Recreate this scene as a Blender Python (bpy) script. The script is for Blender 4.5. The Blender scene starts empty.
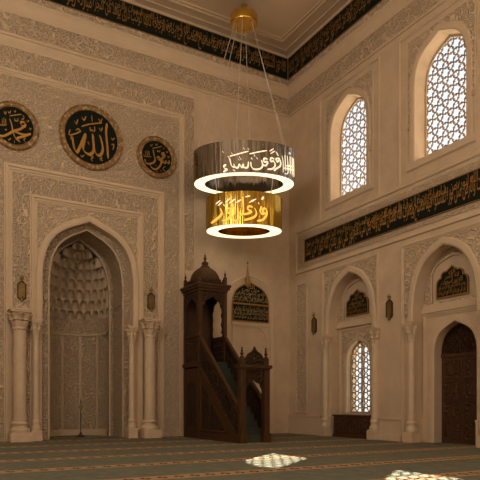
import bpy, bmesh, math, random
from mathutils import Vector, Matrix
from mathutils.geometry import tessellate_polygon
random.seed(7)
S = bpy.context.scene
C = S.collection
PI = math.pi
YW, XW, CEIL = 23.4, 16.08, 17.95
YAW = math.radians(29.7)
ALLAH=[[(0.62,0.704),(0.578,0.338),(0.632,-0.242),(0.656,-0.7)],[(0.326,0.151),(0.404,-0.115),(0.446,-0.401),(0.338,-0.642),(0.177,-0.635),(0.088,-0.419),(0.059,-0.103),(0.035,0.144)],[(0.035,0.144),(0.059,-0.191),(0.071,-0.51),(-0.077,-0.7),(-0.252,-0.667),(-0.351,-0.513),(-0.304,-0.212),(-0.246,0.092)],[(-0.246,0.092),(-0.368,-0.198),(-0.484,-0.513),(-0.599,-0.717),(-0.702,-0.589),(-0.753,-0.341),(-0.77,-0.143)]]
ALLAH_S=[[(-0.409,0.345),(-0.164,0.478),(0.13,0.588),(0.416,0.685)],[(-0.071,0.395),(-0.053,0.252),(0.023,0.317),(0.035,0.261),(0.118,0.309),(0.112,0.466)],[(-0.0,0.879),(0.012,0.619)],[(-0.856,0.114),(-0.895,-0.085),(-0.685,-0.02),(-0.426,0.155)],[(-0.627,0.149),(-0.541,0.21),(-0.455,0.16),(-0.541,0.094)],[(-0.685,0.499),(-0.616,0.4),(-0.559,0.587)],[(-0.397,0.725),(-0.316,0.611),(-0.234,0.782)],[(0.272,0.81),(0.35,0.699),(0.416,0.845)],[(0.296,0.451),(0.368,0.349),(0.428,0.493)],[(0.79,0.161),(0.851,0.091),(0.924,0.179)],[(0.802,-0.116),(0.9,-0.095),(0.863,-0.311)],[(-0.455,-0.797),(-0.409,-0.862),(-0.316,-0.785)],[(-0.047,-0.77),(0.047,-0.779),(-0.035,-0.884),(0.023,-0.948)],[(0.416,-0.732),(0.332,-0.808),(0.428,-0.848)],[(-0.164,-0.211),(-0.106,-0.315)],[(-0.827,-0.127),(-0.833,-0.272)]]
MUH=[[(0.22,0.133),(0.245,0.188),(0.325,0.216),(0.405,0.164),(0.359,0.042),(0.262,0.072),(0.22,0.146)],[(0.401,0.123),(0.212,-0.081),(-0.03,-0.212),(-0.244,-0.392),(-0.408,-0.486),(-0.562,-0.442),(-0.651,-0.268)],[(-0.162,0.227),(-0.088,-0.005),(-0.047,-0.237),(0.045,-0.458),(0.212,-0.562)],[(-0.03,-0.212),(0.212,-0.258),(0.443,-0.249),(0.592,-0.171)],[(0.57,-0.185),(0.338,-0.326),(0.128,-0.44),(0.078,-0.508)]]
MUH_S=[[(-0.17,0.326),(0.003,0.398),(0.262,0.497)],[(-0.359,0.454),(-0.318,0.355),(-0.285,0.459)],[(-0.22,0.489),(-0.179,0.424),(-0.121,0.526)],[(-0.005,0.564),(0.024,0.518),(0.053,0.587)],[(0.296,0.461),(0.346,0.42),(0.321,0.325),(0.254,0.318)],[(0.43,0.316),(0.481,0.262),(0.524,0.338)],[(0.532,0.038),(0.575,-0.015),(0.609,0.056)],[(-0.228,-0.541),(-0.179,-0.583),(-0.129,-0.497)],[(0.003,-0.578),(0.012,-0.655)],[(0.401,-0.379),(0.338,-0.459),(0.405,-0.533)],[(0.012,0.269),(0.02,0.174),(0.066,0.22),(0.074,0.178),(0.128,0.217),(0.124,0.309)],[(-0.326,-0.236),(-0.265,-0.209)],[(-0.428,0.154),(-0.416,-0.069)],[(-0.367,0.212),(-0.359,-0.056)],[(-0.306,0.175),(-0.298,-0.059)],[(-0.522,0.001),(-0.489,-0.104),(-0.277,-0.046)],[(-0.611,0.197),(-0.603,-0.083)]]
RAS=[[(0.545,-0.027),(0.564,-0.11),(0.49,-0.159),(0.407,-0.081),(0.38,-0.169),(0.306,-0.171),(0.26,-0.069),(0.215,-0.189),(0.096,-0.077)],[(0.352,0.177),(0.315,0.233),(0.224,0.201),(0.242,0.115),(0.37,0.176),(0.279,0.029),(0.096,-0.086),(0.015,-0.026),(0.078,0.03),(0.178,-0.069),(0.178,-0.244),(0.069,-0.436),(-0.103,-0.542),(-0.247,-0.486),(-0.305,-0.396)],[(-0.179,0.277),(-0.13,0.054),(-0.085,-0.14),(-0.193,-0.289),(-0.407,-0.366),(-0.523,-0.306),(-0.532,-0.198)]]
RAS_S=[[(-0.202,0.336),(-0.012,0.406),(0.224,0.513)],[(-0.309,0.46),(-0.255,0.417),(-0.211,0.503)],[(-0.08,0.553),(-0.031,0.5),(0.024,0.588)],[(0.283,0.398),(0.324,0.471)],[(0.407,0.338),(0.453,0.28),(0.49,0.356)],[(0.472,0.146),(0.518,0.096),(0.564,0.166)],[(0.01,0.296),(0.024,0.231),(0.078,0.277),(0.105,0.24),(0.142,0.325)],[(0.38,-0.318),(0.288,-0.392),(0.279,-0.48),(0.375,-0.516)],[(-0.021,-0.594),(0.024,-0.619)],[(0.142,-0.545),(0.196,-0.56)],[(-0.527,0.139),(-0.505,-0.045)],[(-0.452,0.198),(-0.434,-0.043)],[(-0.372,0.181),(-0.354,-0.043)],[(-0.594,-0.022),(-0.549,-0.084),(-0.26,-0.049)],[(-0.08,-0.338),(-0.049,-0.396)]]
NUR=[[(0.693,9.293),(0.639,9.108),(0.679,8.993),(0.821,9.028)],[(0.875,9.035),(0.74,9.032),(0.767,9.208),(0.889,9.184),(0.889,8.97),(0.74,8.766),(0.511,8.693)],[(0.411,9.205),(0.485,8.997),(0.365,8.824),(-0.007,8.703)],[(0.338,9.241),(0.179,9.262),(0.139,9.128),(0.292,9.066),(0.139,8.969),(-0.033,8.941)],[(-0.06,9.631),(-0.033,9.279),(-0.047,8.981),(-0.173,8.917)],[(-0.153,8.949),(-0.259,9.065),(-0.219,8.918),(-0.206,8.818),(-0.305,8.689),(-0.485,8.744),(-0.505,8.932)],[(-0.458,9.274),(-0.538,9.1),(-0.605,8.972)],[(-0.538,9.0),(-0.672,9.038),(-0.652,9.196),(-0.531,9.146),(-0.525,8.933),(-0.672,8.759),(-0.86,8.72)],[(-0.941,9.245),(-0.887,9.037),(-1.009,8.888),(-1.314,8.719)]]
NUR_S=[[(-1.133,9.448),(-0.955,9.568)],[(-1.05,9.364),(-0.873,9.489)],[(-0.739,9.458),(-0.565,9.601)],[(-0.591,9.403),(-0.358,9.56)],[(-0.305,9.412),(-0.126,9.526)],[(0.046,9.631),(0.232,9.674)],[(0.192,9.408),(0.471,9.567)],[(0.558,9.434),(0.592,9.364)],[(0.693,9.56),(0.753,9.673),(0.726,9.563)],[(-0.819,9.395),(-0.779,9.303)],[(0.312,9.518),(0.351,9.454)],[(-0.405,9.224),(-0.352,9.155)]]
MAN=[[(1.411,11.178),(1.27,11.135),(1.298,11.018),(1.425,11.114),(1.439,10.899),(1.256,10.725),(1.173,10.642)],[(1.186,11.105),(1.062,11.132),(1.034,10.993),(1.173,11.015),(1.221,10.854),(1.117,10.715),(0.911,10.659)],[(0.911,11.064),(0.788,11.077),(0.774,10.941),(0.924,10.958),(0.842,10.8),(0.693,10.839)],[(0.679,10.999),(0.72,10.787),(0.625,10.658),(0.402,10.617),(0.274,10.726),(0.261,10.907)],[(0.167,10.905),(0.127,10.689),(-0.021,10.688),(-0.034,10.809),(-0.102,10.675),(-0.182,10.811),(-0.249,10.679),(-0.357,10.696),(-0.41,10.833)],[(-0.357,10.696),(-0.491,10.757),(-0.572,11.044),(-0.64,11.151)],[(-0.707,10.82),(-0.802,10.762),(-0.761,10.67),(-0.667,10.635),(-0.816,10.541)],[(1.503,11.311),(1.553,11.065),(1.553,10.655)],[(1.626,11.374),(1.669,10.758)],[(1.728,11.382),(1.758,10.72),(1.611,10.63)],[(1.849,11.406),(1.864,10.723)],[(1.942,11.416),(1.958,10.711)],[(2.008,11.409),(2.026,10.69)]]
MAN_S=[[(-0.572,11.138),(-0.236,11.215),(0.167,11.321)],[(0.2,11.214),(0.503,11.295),(0.897,11.4)],[(-0.505,11.295),(-0.464,11.212)],[(-0.034,11.467),(0.006,11.386)],[(0.14,11.441),(0.18,11.375)],[(0.382,11.194),(0.422,11.115)],[(0.476,11.092),(0.517,11.027)],[(0.993,11.386),(1.152,11.506)],[(1.034,11.297),(1.2,11.42)],[(1.256,11.403),(1.34,11.271)],[(-0.236,11.014),(-0.196,10.959)],[(-0.155,11.039),(-0.115,10.984)],[(-0.196,11.107),(-0.155,11.052)],[(-0.843,11.366),(-0.802,11.294)],[(-0.437,10.599),(-0.357,10.548)],[(0.268,11.068),(0.315,11.003)],[(1.684,10.968),(1.911,11.023)],[(1.575,10.832),(1.975,10.895)],[(1.795,11.527),(1.833,11.482)]]
ADDED_LIGHT=(1280,1250); SUN=42; SKY=1.2

# ---------------------------------------------------------------- materials
def mat(name):
    m = bpy.data.materials.new(name); m.use_nodes = True
    nt = m.node_tree; b = nt.nodes['Principled BSDF']
    return m, nt, b
def node(nt, t, **kw):
    n = nt.nodes.new(t)
    for k, v in kw.items(): setattr(n, k, v)
    return n
def coords(nt, scale=(1, 1, 1)):
    tc = node(nt, 'ShaderNodeTexCoord'); mp = node(nt, 'ShaderNodeMapping')
    mp.inputs['Scale'].default_value = scale
    nt.links.new(tc.outputs['Object'], mp.inputs['Vector'])
    return mp.outputs['Vector']
def ramp(nt, fac, stops):
    r = node(nt, 'ShaderNodeValToRGB')
    e = r.color_ramp.elements
    while len(e) < len(stops): e.new(0.5)
    for i, (p, c) in enumerate(stops):
        e[i].position = p; e[i].color = (*c, 1) if len(c) == 3 else c
    nt.links.new(fac, r.inputs['Fac'])
    return r.outputs['Color']
def bump(nt, b, height, strength, dist):
    n = node(nt, 'ShaderNodeBump'); n.inputs['Strength'].default_value = strength; n.inputs['Distance'].default_value = dist
    nt.links.new(height, n.inputs['Height']); nt.links.new(n.outputs['Normal'], b.inputs['Normal'])
def mul(c, k): return tuple(x * k for x in c)

def stone(name, col, rough=.75, var=.12, scale=1.2):
    m, nt, b = mat(name)
    v = coords(nt)
    n = node(nt, 'ShaderNodeTexNoise'); n.inputs['Scale'].default_value = scale; n.inputs['Detail'].default_value = 8; n.inputs['Roughness'].default_value = .65
    nt.links.new(v, n.inputs['Vector'])
    c = ramp(nt, n.outputs['Fac'], [(.3, mul(col, 1 - var)), (.7, mul(col, 1 + var))])
    nt.links.new(c, b.inputs['Base Color']); b.inputs['Roughness'].default_value = rough
    n2 = node(nt, 'ShaderNodeTexNoise'); n2.inputs['Scale'].default_value = 14; n2.inputs['Detail'].default_value = 4
    nt.links.new(v, n2.inputs['Vector']); bump(nt, b, n2.outputs['Fac'], .12, .02)
    return m
def carved(name, col, scale=5.0, recess_shade=.16, strength=.9, dist=.05, squash=(1, 1, 1), rough=.8):
    """arabesque carving: scrolls and leaves from two distorted cell patterns, recessed ground darkened in the colour as painted relief shade"""
    m, nt, b = mat(name)
    v = coords(nt, squash)
    nz = node(nt, 'ShaderNodeTexNoise'); nz.inputs['Scale'].default_value = scale * .6; nz.inputs['Detail'].default_value = 1
    nt.links.new(v, nz.inputs['Vector'])
    mx = node(nt, 'ShaderNodeMix', data_type='VECTOR')
    mx.inputs[0].default_value = .16
    nt.links.new(v, mx.inputs[4]); nt.links.new(nz.outputs['Color'], mx.inputs[5])
    vo = node(nt, 'ShaderNodeTexVoronoi', feature='DISTANCE_TO_EDGE'); vo.inputs['Scale'].default_value = scale
    nt.links.new(mx.outputs[1], vo.inputs['Vector'])
    vf = node(nt, 'ShaderNodeTexVoronoi', feature='F1'); vf.inputs['Scale'].default_value = scale * 1.9
    nt.links.new(mx.outputs[1], vf.inputs['Vector'])
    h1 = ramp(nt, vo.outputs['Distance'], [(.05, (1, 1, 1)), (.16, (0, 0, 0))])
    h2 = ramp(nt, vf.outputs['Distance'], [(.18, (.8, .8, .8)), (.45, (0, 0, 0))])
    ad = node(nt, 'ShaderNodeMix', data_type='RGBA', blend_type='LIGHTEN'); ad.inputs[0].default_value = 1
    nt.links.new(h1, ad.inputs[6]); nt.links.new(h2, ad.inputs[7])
    c = ramp(nt, ad.outputs[2], [(.0, mul(col, 1 - recess_shade)), (.8, mul(col, 1 + recess_shade * .4))])  # recesses darkened in the base colour to back up the bump shading
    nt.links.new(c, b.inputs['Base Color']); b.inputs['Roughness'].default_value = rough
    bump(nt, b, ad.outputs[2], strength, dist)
    return m
def wood(name, col, carv=0.0, scale=9, rough=.45):
    m, nt, b = mat(name)
    v = coords(nt, (6, 6, .8))
    n = node(nt, 'ShaderNodeTexNoise'); n.inputs['Scale'].default_value = 3; n.inputs['Detail'].default_value = 6
    nt.links.new(v, n.inputs['Vector'])
    c = ramp(nt, n.outputs['Fac'], [(.3, mul(col, .65)), (.7, mul(col, 1.3))])
    nt.links.new(c, b.inputs['Base Color']); b.inputs['Roughness'].default_value = rough; b.inputs['Specular IOR Level'].default_value = .3
    if carv:
        v2 = coords(nt)
        vo = node(nt, 'ShaderNodeTexVoronoi', feature='F1'); vo.inputs['Scale'].default_value = scale
        nt.links.new(v2, vo.inputs['Vector']); bump(nt, b, vo.outputs['Distance'], carv, .06)
    return m
def plain(name, col, rough=.5, metal=0.0, emit=0.0, ecol=None, spec=.5):
    m, nt, b = mat(name)
    n = node(nt, 'ShaderNodeTexNoise'); n.inputs['Scale'].default_value = 6
    nt.links.new(coords(nt), n.inputs['Vector'])
    c = ramp(nt, n.outputs['Fac'], [(.3, mul(col, .88)), (.7, mul(col, 1.08))])
    nt.links.new(c, b.inputs['Base Color'])
    b.inputs['Roughness'].default_value = rough; b.inputs['Metallic'].default_value = metal; b.inputs['Specular IOR Level'].default_value = spec
    if emit:
        b.inputs['Emission Color'].default_value = (*(ecol or col), 1); b.inputs['Emission Strength'].default_value = emit
    return m

ST = (.605, .475, .34)
M = {}
M['stone'] = stone('smooth_limestone', ST)
M['stone_mold'] = stone('limestone_moulding', mul(ST, 1.04), var=.06)
M['marble'] = stone('column_marble', mul(ST, 1.06), rough=.45, var=.1, scale=2.5)
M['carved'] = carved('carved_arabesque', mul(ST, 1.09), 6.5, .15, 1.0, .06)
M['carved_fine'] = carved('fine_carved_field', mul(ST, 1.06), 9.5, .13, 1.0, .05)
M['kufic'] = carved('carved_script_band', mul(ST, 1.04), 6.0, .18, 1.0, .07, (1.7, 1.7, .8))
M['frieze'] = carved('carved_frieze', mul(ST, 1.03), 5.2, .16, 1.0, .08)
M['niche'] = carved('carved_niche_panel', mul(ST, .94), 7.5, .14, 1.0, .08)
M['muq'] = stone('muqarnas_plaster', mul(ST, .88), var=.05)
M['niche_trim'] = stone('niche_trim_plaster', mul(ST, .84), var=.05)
M['ceil'] = stone('painted_ceiling', mul(ST, 1.0), var=.05, scale=.6)
M['wood'] = wood('dark_walnut', (.070, .030, .009), rough=.6)
M['wood_carved'] = wood('carved_walnut', (.036, .016, .006), 1.0, 11, .6)
M['wood_door'] = wood('door_walnut', (.080, .036, .016), 0)
M['wood_door_carved'] = wood('carved_door_panel', (.062, .027, .012), 1.0, 10)
M['stair'] = plain('stair_carpet', (.05, .062, .045), .95)
M['black'] = plain('green_black_enamel', (.009, .014, .010), .8, spec=.12)
M['gold'] = plain('gold_leaf', (.50, .27, .06), .42, .55)
M['gold_pale'] = plain('pale_gold_leaf', (.50, .36, .16), .55, .2)
M['gold_dull'] = plain('dull_gold_leaf', (.36, .19, .045), .5, .35)
M['brass'] = plain('aged_brass', (.42, .26, .09), .45, .6)
M['brass_bright'] = plain('polished_brass', (.80, .52, .12), .22, 1.0)
M['brass_dark'] = plain('dark_bronze', (.085, .052, .022), .6, .4)
M['cable'] = plain('steel_cable', (.62, .58, .52), .6, .2)
M['lattice'] = stone('lattice_stone', (.46, .36, .255), var=.08)
M['glow'] = plain('light_diffuser', (1, .93, .78), .5, 0, 1.6, (1, .80, .50))
M['cut_white'] = plain('backlit_cut_letters', (1, .9, .7), .5, 0, .85, (1, .82, .52))
M['cut_gold'] = plain('backlit_amber_letters', (1, .6, .12), .5, 0, .85, (1, .50, .07))
M['ground'] = stone('courtyard_paving', (.40, .36, .30))

def ring_mat():
    m, nt, b = mat('medallion_ring')
    v = coords(nt, (7, 7, 7))
    vo = node(nt, 'ShaderNodeTexVoronoi', feature='F1'); vo.inputs['Scale'].default_value = 1.0
    nt.links.new(v, vo.inputs['Vector'])
    c = ramp(nt, vo.outputs['Distance'], [(.22, (.48, .38, .24)), (.36, (.36, .21, .08)), (.6, (.25, .145, .055))])
    nt.links.new(c, b.inputs['Base Color']); b.inputs['Roughness'].default_value = .5; b.inputs['Metallic'].default_value = .25
    bump(nt, b, vo.outputs['Distance'], .5, .02)
    return m
M['ring'] = ring_mat()

def drum_mat(name, col, rough):
    m, nt, b = mat(name)
    b.inputs['Metallic'].default_value = 1.0; b.inputs['Roughness'].default_value = rough
    b.inputs['Base Color'].default_value = (*col, 1)
    v = coords(nt, (2.2, 2.2, .12))
    n = node(nt, 'ShaderNodeTexNoise'); n.inputs['Scale'].default_value = 1.6; n.inputs['Detail'].default_value = 3
    nt.links.new(v, n.inputs['Vector']); bump(nt, b, n.outputs['Fac'], .45, .3)
    return m
M['silver'] = drum_mat('polished_steel', (.33, .32, .31), .08)
M['golddrum'] = drum_mat('polished_gold', (.52, .34, .055), .14)

def glass_mat():
    m, nt, b = mat('window_glass'); nt.nodes.remove(b)
    out = [n for n in nt.nodes if n.type == 'OUTPUT_MATERIAL'][0]
    t = node(nt, 'ShaderNodeBsdfTransparent'); g = node(nt, 'ShaderNodeBsdfGlossy'); g.inputs['Roughness'].default_value = .05
    n = node(nt, 'ShaderNodeTexNoise'); n.inputs['Scale'].default_value = 2.0
    c = ramp(nt, n.outputs['Fac'], [(.3, (.90, .93, .95)), (.7, (.97, .98, 1))])
    nt.links.new(c, t.inputs['Color'])
    mx = node(nt, 'ShaderNodeMixShader'); mx.inputs[0].default_value = .04
    nt.links.new(t.outputs[0], mx.inputs[1]); nt.links.new(g.outputs[0], mx.inputs[2]); nt.links.new(mx.outputs[0], out.inputs['Surface'])
    return m
M['glass'] = glass_mat()

def carpet_mat():
    m, nt, b = mat('prayer_carpet')
    N, L = nt.nodes, nt.links
    tc = node(nt, 'ShaderNodeTexCoord'); sp = node(nt, 'ShaderNodeSeparateXYZ'); L.new(tc.outputs['Object'], sp.inputs[0])
    def mth(op, a, b_=None, c=None):
        n = node(nt, 'ShaderNodeMath', operation=op)
        for i, x in enumerate((a, b_, c)):
            if x is None: continue
            if isinstance(x, (int, float)): n.inputs[i].default_value = x
            else: L.new(x, n.inputs[i])
        return n.outputs[0]
    y = mth('SUBTRACT', sp.outputs['Y'], 12.88 - 2.45 * 20)
    ph = mth('SUBTRACT', mth('MODULO', mth('ADD', y, 1.225), 2.45), 1.225)     # signed distance to a row line
    ad = mth('ABSOLUTE', ph)
    stripe = mth('LESS_THAN', ad, .27)
    inner = mth('LESS_THAN', ad, .20)
    # flower-and-lozenge motif along the row line
    x = mth('MULTIPLY', sp.outputs['X'], 1 / .34)
    fx = mth('ABSOLUTE', mth('SUBTRACT', mth('FRACT', x), .5))
    dia = mth('ADD', mth('MULTIPLY', fx, 2.0), mth('MULTIPLY', ad, 4.5))
    motif = mth('MULTIPLY', mth('LESS_THAN', dia, .72), inner)
    core = mth('MULTIPLY', mth('LESS_THAN', dia, .28), inner)
    nz = node(nt, 'ShaderNodeTexNoise'); nz.inputs['Scale'].default_value = 3.0; nz.inputs['Detail'].default_value = 8; nz.inputs['Roughness'].default_value = .7
    L.new(tc.outputs['Object'], nz.inputs['Vector'])
    base = ramp(nt, nz.outputs['Fac'], [(.3, (.112, .114, .083)), (.7, (.178, .180, .136))])
    tan = ramp(nt, nz.outputs['Fac'], [(.3, (.33, .20, .105)), (.7, (.42, .275, .155))])
    def mixc(f, a, b_):
        n = node(nt, 'ShaderNodeMix', data_type='RGBA'); L.new(f, n.inputs[0])
        for i, q in ((6, a), (7, b_)):
            if isinstance(q, tuple): n.inputs[i].default_value = (*q, 1)
            else: L.new(q, n.inputs[i])
        return n.outputs[2]
    c = mixc(stripe, base, tan); c = mixc(motif, c, (.085, .05, .032)); c = mixc(core, c, (.36, .2, .09))
    L.new(c, b.inputs['Base Color']); b.inputs['Roughness'].default_value = .95; b.inputs['Specular IOR Level'].default_value = .1
    n2 = node(nt, 'ShaderNodeTexNoise'); n2.inputs['Scale'].default_value = 60
    L.new(tc.outputs['Object'], n2.inputs['Vector']); bump(nt, b, n2.outputs['Fac'], .4, .02)
    return m
M['carpet'] = carpet_mat()

# ---------------------------------------------------------------- geometry
def BK(u, d, z): return (u, YW - d, z)          # on the mihrab wall: u along it, d out into the hall
def RT(u, d, z): return (XW - d, u, z)          # on the window wall
def ID(u, d, z): return (u, d, z)
class Geo:
    def __init__(s, xf=ID): s.v, s.f, s.xf = [], [], xf
    def add(s, vs, fs):
        o = len(s.v); s.v += [s.xf(*p) for p in vs]; s.f += [tuple(i + o for i in f) for f in fs]
    def box(s, u0, u1, d0, d1, z0, z1):
        s.add([(u0, d0, z0), (u1, d0, z0), (u1, d1, z0), (u0, d1, z0), (u0, d0, z1), (u1, d0, z1), (u1, d1, z1), (u0, d1, z1)],
              [(0, 1, 2, 3), (4, 5, 6, 7), (0, 1, 5, 4), (1, 2, 6, 5), (2, 3, 7, 6), (3, 0, 4, 7)])
        return s
    def taper(s, u, d, z0, z1, a0, a1):
        vs = []
        for z, a in ((z0, a0), (z1, a1)): vs += [(u - a, d - a, z), (u + a, d - a, z), (u + a, d + a, z), (u - a, d + a, z)]
        s.add(vs, [(0, 1, 2, 3), (4, 5, 6, 7), (0, 1, 5, 4), (1, 2, 6, 5), (2, 3, 7, 6), (3, 0, 4, 7)]); return s
    def prism(s, outer, d0, d1, holes=()):
        loops = [list(outer)] + [list(h) for h in holes]
        tris = tessellate_polygon([[Vector((p[0], p[1], 0)) for p in l] for l in loops])
        flat = [p for l in loops for p in l]; n = len(flat)
        vs = [(p[0], d1, p[1]) for p in flat] + [(p[0], d0, p[1]) for p in flat]
        fs = [tuple(t) for t in tris] + [tuple(i + n for i in reversed(t)) for t in tris]
        o = 0
        for l in loops:
            k = len(l)
            for i in range(k): a, b = o + i, o + (i + 1) % k; fs.append((a, b, b + n, a + n))
            o += k
        s.add(vs, fs); return s
    def mold(s, path, prof, closed=False):
        """sweep a closed profile [(outward, d)] along a path in the wall plane, mitred"""
        n = len(path); rings = []
        for i in range(n):
            p = Vector(path[i])
            a = Vector(path[i - 1]) if (i > 0 or closed) else None
            b = Vector(path[(i + 1) % n]) if (i < n - 1 or closed) else None
            d1 = (p - a).normalized() if a is not None else None
            d2 = (b - p).normalized() if b is not None else None
            if d1 is None: d1 = d2
            if d2 is None: d2 = d1
            n1 = Vector((-d1.y, d1.x)); n2 = Vector((-d2.y, d2.x)); nn = (n1 + n2)
            nn = nn.normalized() if nn.length > 1e-6 else n1
            k = min(1 / max(nn.dot(n1), .3), 2.2)
            rings.append([(p.x + nn.x * k * q[0], q[1], p.y + nn.y * k * q[0]) for q in prof])
        m = len(prof); vs = [q for r in rings for q in r]; fs = []
        for i in range(n if closed else n - 1):
            for j in range(m):
                a, b = i * m + j, i * m + (j + 1) % m
                c, e = ((i + 1) % n) * m + (j + 1) % m, ((i + 1) % n) * m + j
                fs.append((a, b, c, e))
        if not closed: fs += [tuple(range(m)), tuple(range((n - 1) * m, n * m))]
        s.add(vs, fs); return s
    def lathe(s, prof, c, n=24, mod=None, ax=1.0, ay=1.0, a0=0.0, a1=2 * PI):
        full = abs(a1 - a0 - 2 * PI) < 1e-6
        k = n if full else n + 1
        vs = []
        for r, z in prof:
            for i in range(k):
                t = a0 + (a1 - a0) * i / n
                q = r * (mod(t, r, z) if mod else 1)
                vs.append((c[0] + q * math.cos(t) * ax, c[1] + q * math.sin(t) * ay, c[2] + z))
        fs = []
        for j in range(len(prof) - 1):
            for i in range(n):
                a, b = j * k + i, j * k + (i + 1) % k
                fs.append((a, b, b + k, a + k))
        if full and prof[0][0] > 1e-4: fs.append(tuple(range(k)))
        if full and prof[-1][0] > 1e-4: fs.append(tuple(range((len(prof) - 1) * k, len(prof) * k)))
        s.add(vs, fs); return s
    def bar(s, p, q, w, t):
        """a straight bar in the wall plane between two (u, z) points: w wide, from d=t[0] to t[1]"""
        a, b = Vector(p), Vector(q); d = (b - a)
        if d.length < 1e-5: return s
        d.normalize(); n = Vector((-d.y, d.x)) * w / 2; a = a - d * w * .3; b = b + d * w * .3
        c = [a + n, b + n, b - n, a - n]
        s.add([(x.x, t[0], x.y) for x in c] + [(x.x, t[1], x.y) for x in c],
              [(0, 1, 2, 3), (4, 5, 6, 7), (0, 1, 5, 4), (1, 2, 6, 5), (2, 3, 7, 6), (3, 0, 4, 7)]); return s
    def tube(s, pts, r, n=6):
        pts = [Vector(p) for p in pts]; vs = []
        for i, p in enumerate(pts):
            t = (pts[min(i + 1, len(pts) - 1)] - pts[max(i - 1, 0)]).normalized()
            x = t.cross(Vector((0.13, .31, 1))); x = x.normalized() if x.length > 1e-3 else Vector((1, 0, 0)); y = t.cross(x)
            for j in range(n):
                a = 2 * PI * j / n; q = p + x * math.cos(a) * r + y * math.sin(a) * r; vs.append(tuple(q))
        fs = [(i * n + j, i * n + (j + 1) % n, (i + 1) * n + (j + 1) % n, (i + 1) * n + j) for i in range(len(pts) - 1) for j in range(n)]
        fs += [tuple(range(n)), tuple(range((len(pts) - 1) * n, len(pts) * n))]
        s.add(vs, fs); return s

def build(name, g, m, parent=None, smooth=False, bevel=0):
    o0 = Vector((0, 0, 0)); p = parent
    while p is not None: o0 = o0 + p.location; p = p.parent
    me = bpy.data.meshes.new(name)
    me.from_pydata([tuple(Vector(v) - o0) for v in g.v], [], g.f); me.update()
    bm = bmesh.new(); bm.from_mesh(me)
    bmesh.ops.remove_doubles(bm, verts=bm.verts, dist=1e-5)
    bmesh.ops.recalc_face_normals(bm, faces=bm.faces); bm.to_mesh(me); bm.free()
    me.materials.append(m)
    if smooth:
        for p in me.polygons: p.use_smooth = True
        me.set_sharp_from_angle(angle=math.radians(40))
    o = bpy.data.objects.new(name, me); C.objects.link(o)
    if parent is not None: o.parent = parent
    if bevel:
        b = o.modifiers.new('bevel', 'BEVEL'); b.width = bevel; b.segments = 2; b.limit_method = 'ANGLE'
    return o
def tag(o, label=None, cat=None, group=None, kind=None):
    if label: o['label'] = label
    if cat: o['category'] = cat
    if group: o['group'] = group
    if kind: o['kind'] = kind
    return o
def empty(name, loc, label=None, cat=None, group=None, kind='thing'):
    o = bpy.data.objects.new(name, None); C.objects.link(o); o.location = loc; o.empty_display_size = .2
    return tag(o, label, cat, group, kind)
def struct(name, g, m, parent=None, **k):
    o = build(name, g, m, parent, **k)
    if parent is None: o['kind'] = 'structure'
    return o
def kids(o): return [c for c in list(C.objects) if c.parent == o]
def dup(o, loc, label, parent=None):
    r = o.copy(); C.objects.link(r)
    if parent is None: r.location = loc; r['label'] = label
    else: r.parent = parent
    for c in kids(o): dup(c, None, None, r)
    return r

def arch(c, w, z0, zs, za, n=14, closed=True, p1=.76, p2=(.56, .82)):
    """pointed arch outline: up the left jamb, over the point, down the right jamb"""
    r = za - zs; L = []
    for i in range(n + 1):
        t = i / n; a, b, cc, d = (1 - t) ** 3, 3 * (1 - t) ** 2 * t, 3 * (1 - t) * t * t, t ** 3
        L.append((-w * (a + b) - w * p2[0] * cc, zs + r * (b * p1 + cc * p2[1] + d)))
    pts = [(c - w, z0)] + [(c + x, z) for x, z in L] + [(c - x, z) for x, z in reversed(L[:-1])] + [(c + w, z0)]
    return pts
def scallop(pts, lobes, depth):
    """pull a path inward in lobes (a cusped arch)"""
    lens = [0]
    for a, b in zip(pts, pts[1:]): lens.append(lens[-1] + (Vector(b) - Vector(a)).length)
    T = lens[-1]; out = []; N = lobes * 7
    for i in range(N + 1):
        s_ = T * i / N; j = max(k for k in range(len(lens)) if lens[k] <= s_ + 1e-9); j = min(j, len(pts) - 2)
        t = (s_ - lens[j]) / max(lens[j + 1] - lens[j], 1e-9); a, b = Vector(pts[j]), Vector(pts[j + 1]); p = a.lerp(b, t)
        d = (b - a).normalized(); nrm = Vector((d.y, -d.x))
        k = (1 - abs(math.sin(PI * lobes * i / N))) * depth
        out.append((p.x + nrm.x * k, p.y + nrm.y * k))
    return out
def rect_path(u0, u1, z0, z1): return [(u0, z0), (u0, z1), (u1, z1), (u1, z0)]     # open at the foot
def rect(u0, u1, z0, z1): return [(u0, z0), (u1, z0), (u1, z1), (u0, z1)]
def circ(c, r, n=64): return [(c[0] + r * math.cos(2 * PI * i / n), c[1] + r * math.sin(2 * PI * i / n)) for i in range(n)]
def step_prof(w, d, n=3):
    """stepped moulding profile of width w, standing d proud; outer edge highest"""
    P = [(0, -.02)]
    P += [(0, d * .35), (w * .22, d * .35), (w * .26, d * .62), (w * .5, d * .62), (w * .56, d), (w * .8, d), (w * .86, d * .5), (w, d * .5), (w, -.02)]
    return P
def inside(p, poly):
    x, y = p; r = False
    for i in range(len(poly)):
        (x1, y1), (x2, y2) = poly[i - 1], poly[i]
        if (y1 > y) != (y2 > y) and x < (x2 - x1) * (y - y1) / (y2 - y1) + x1: r = not r
    return r

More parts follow.
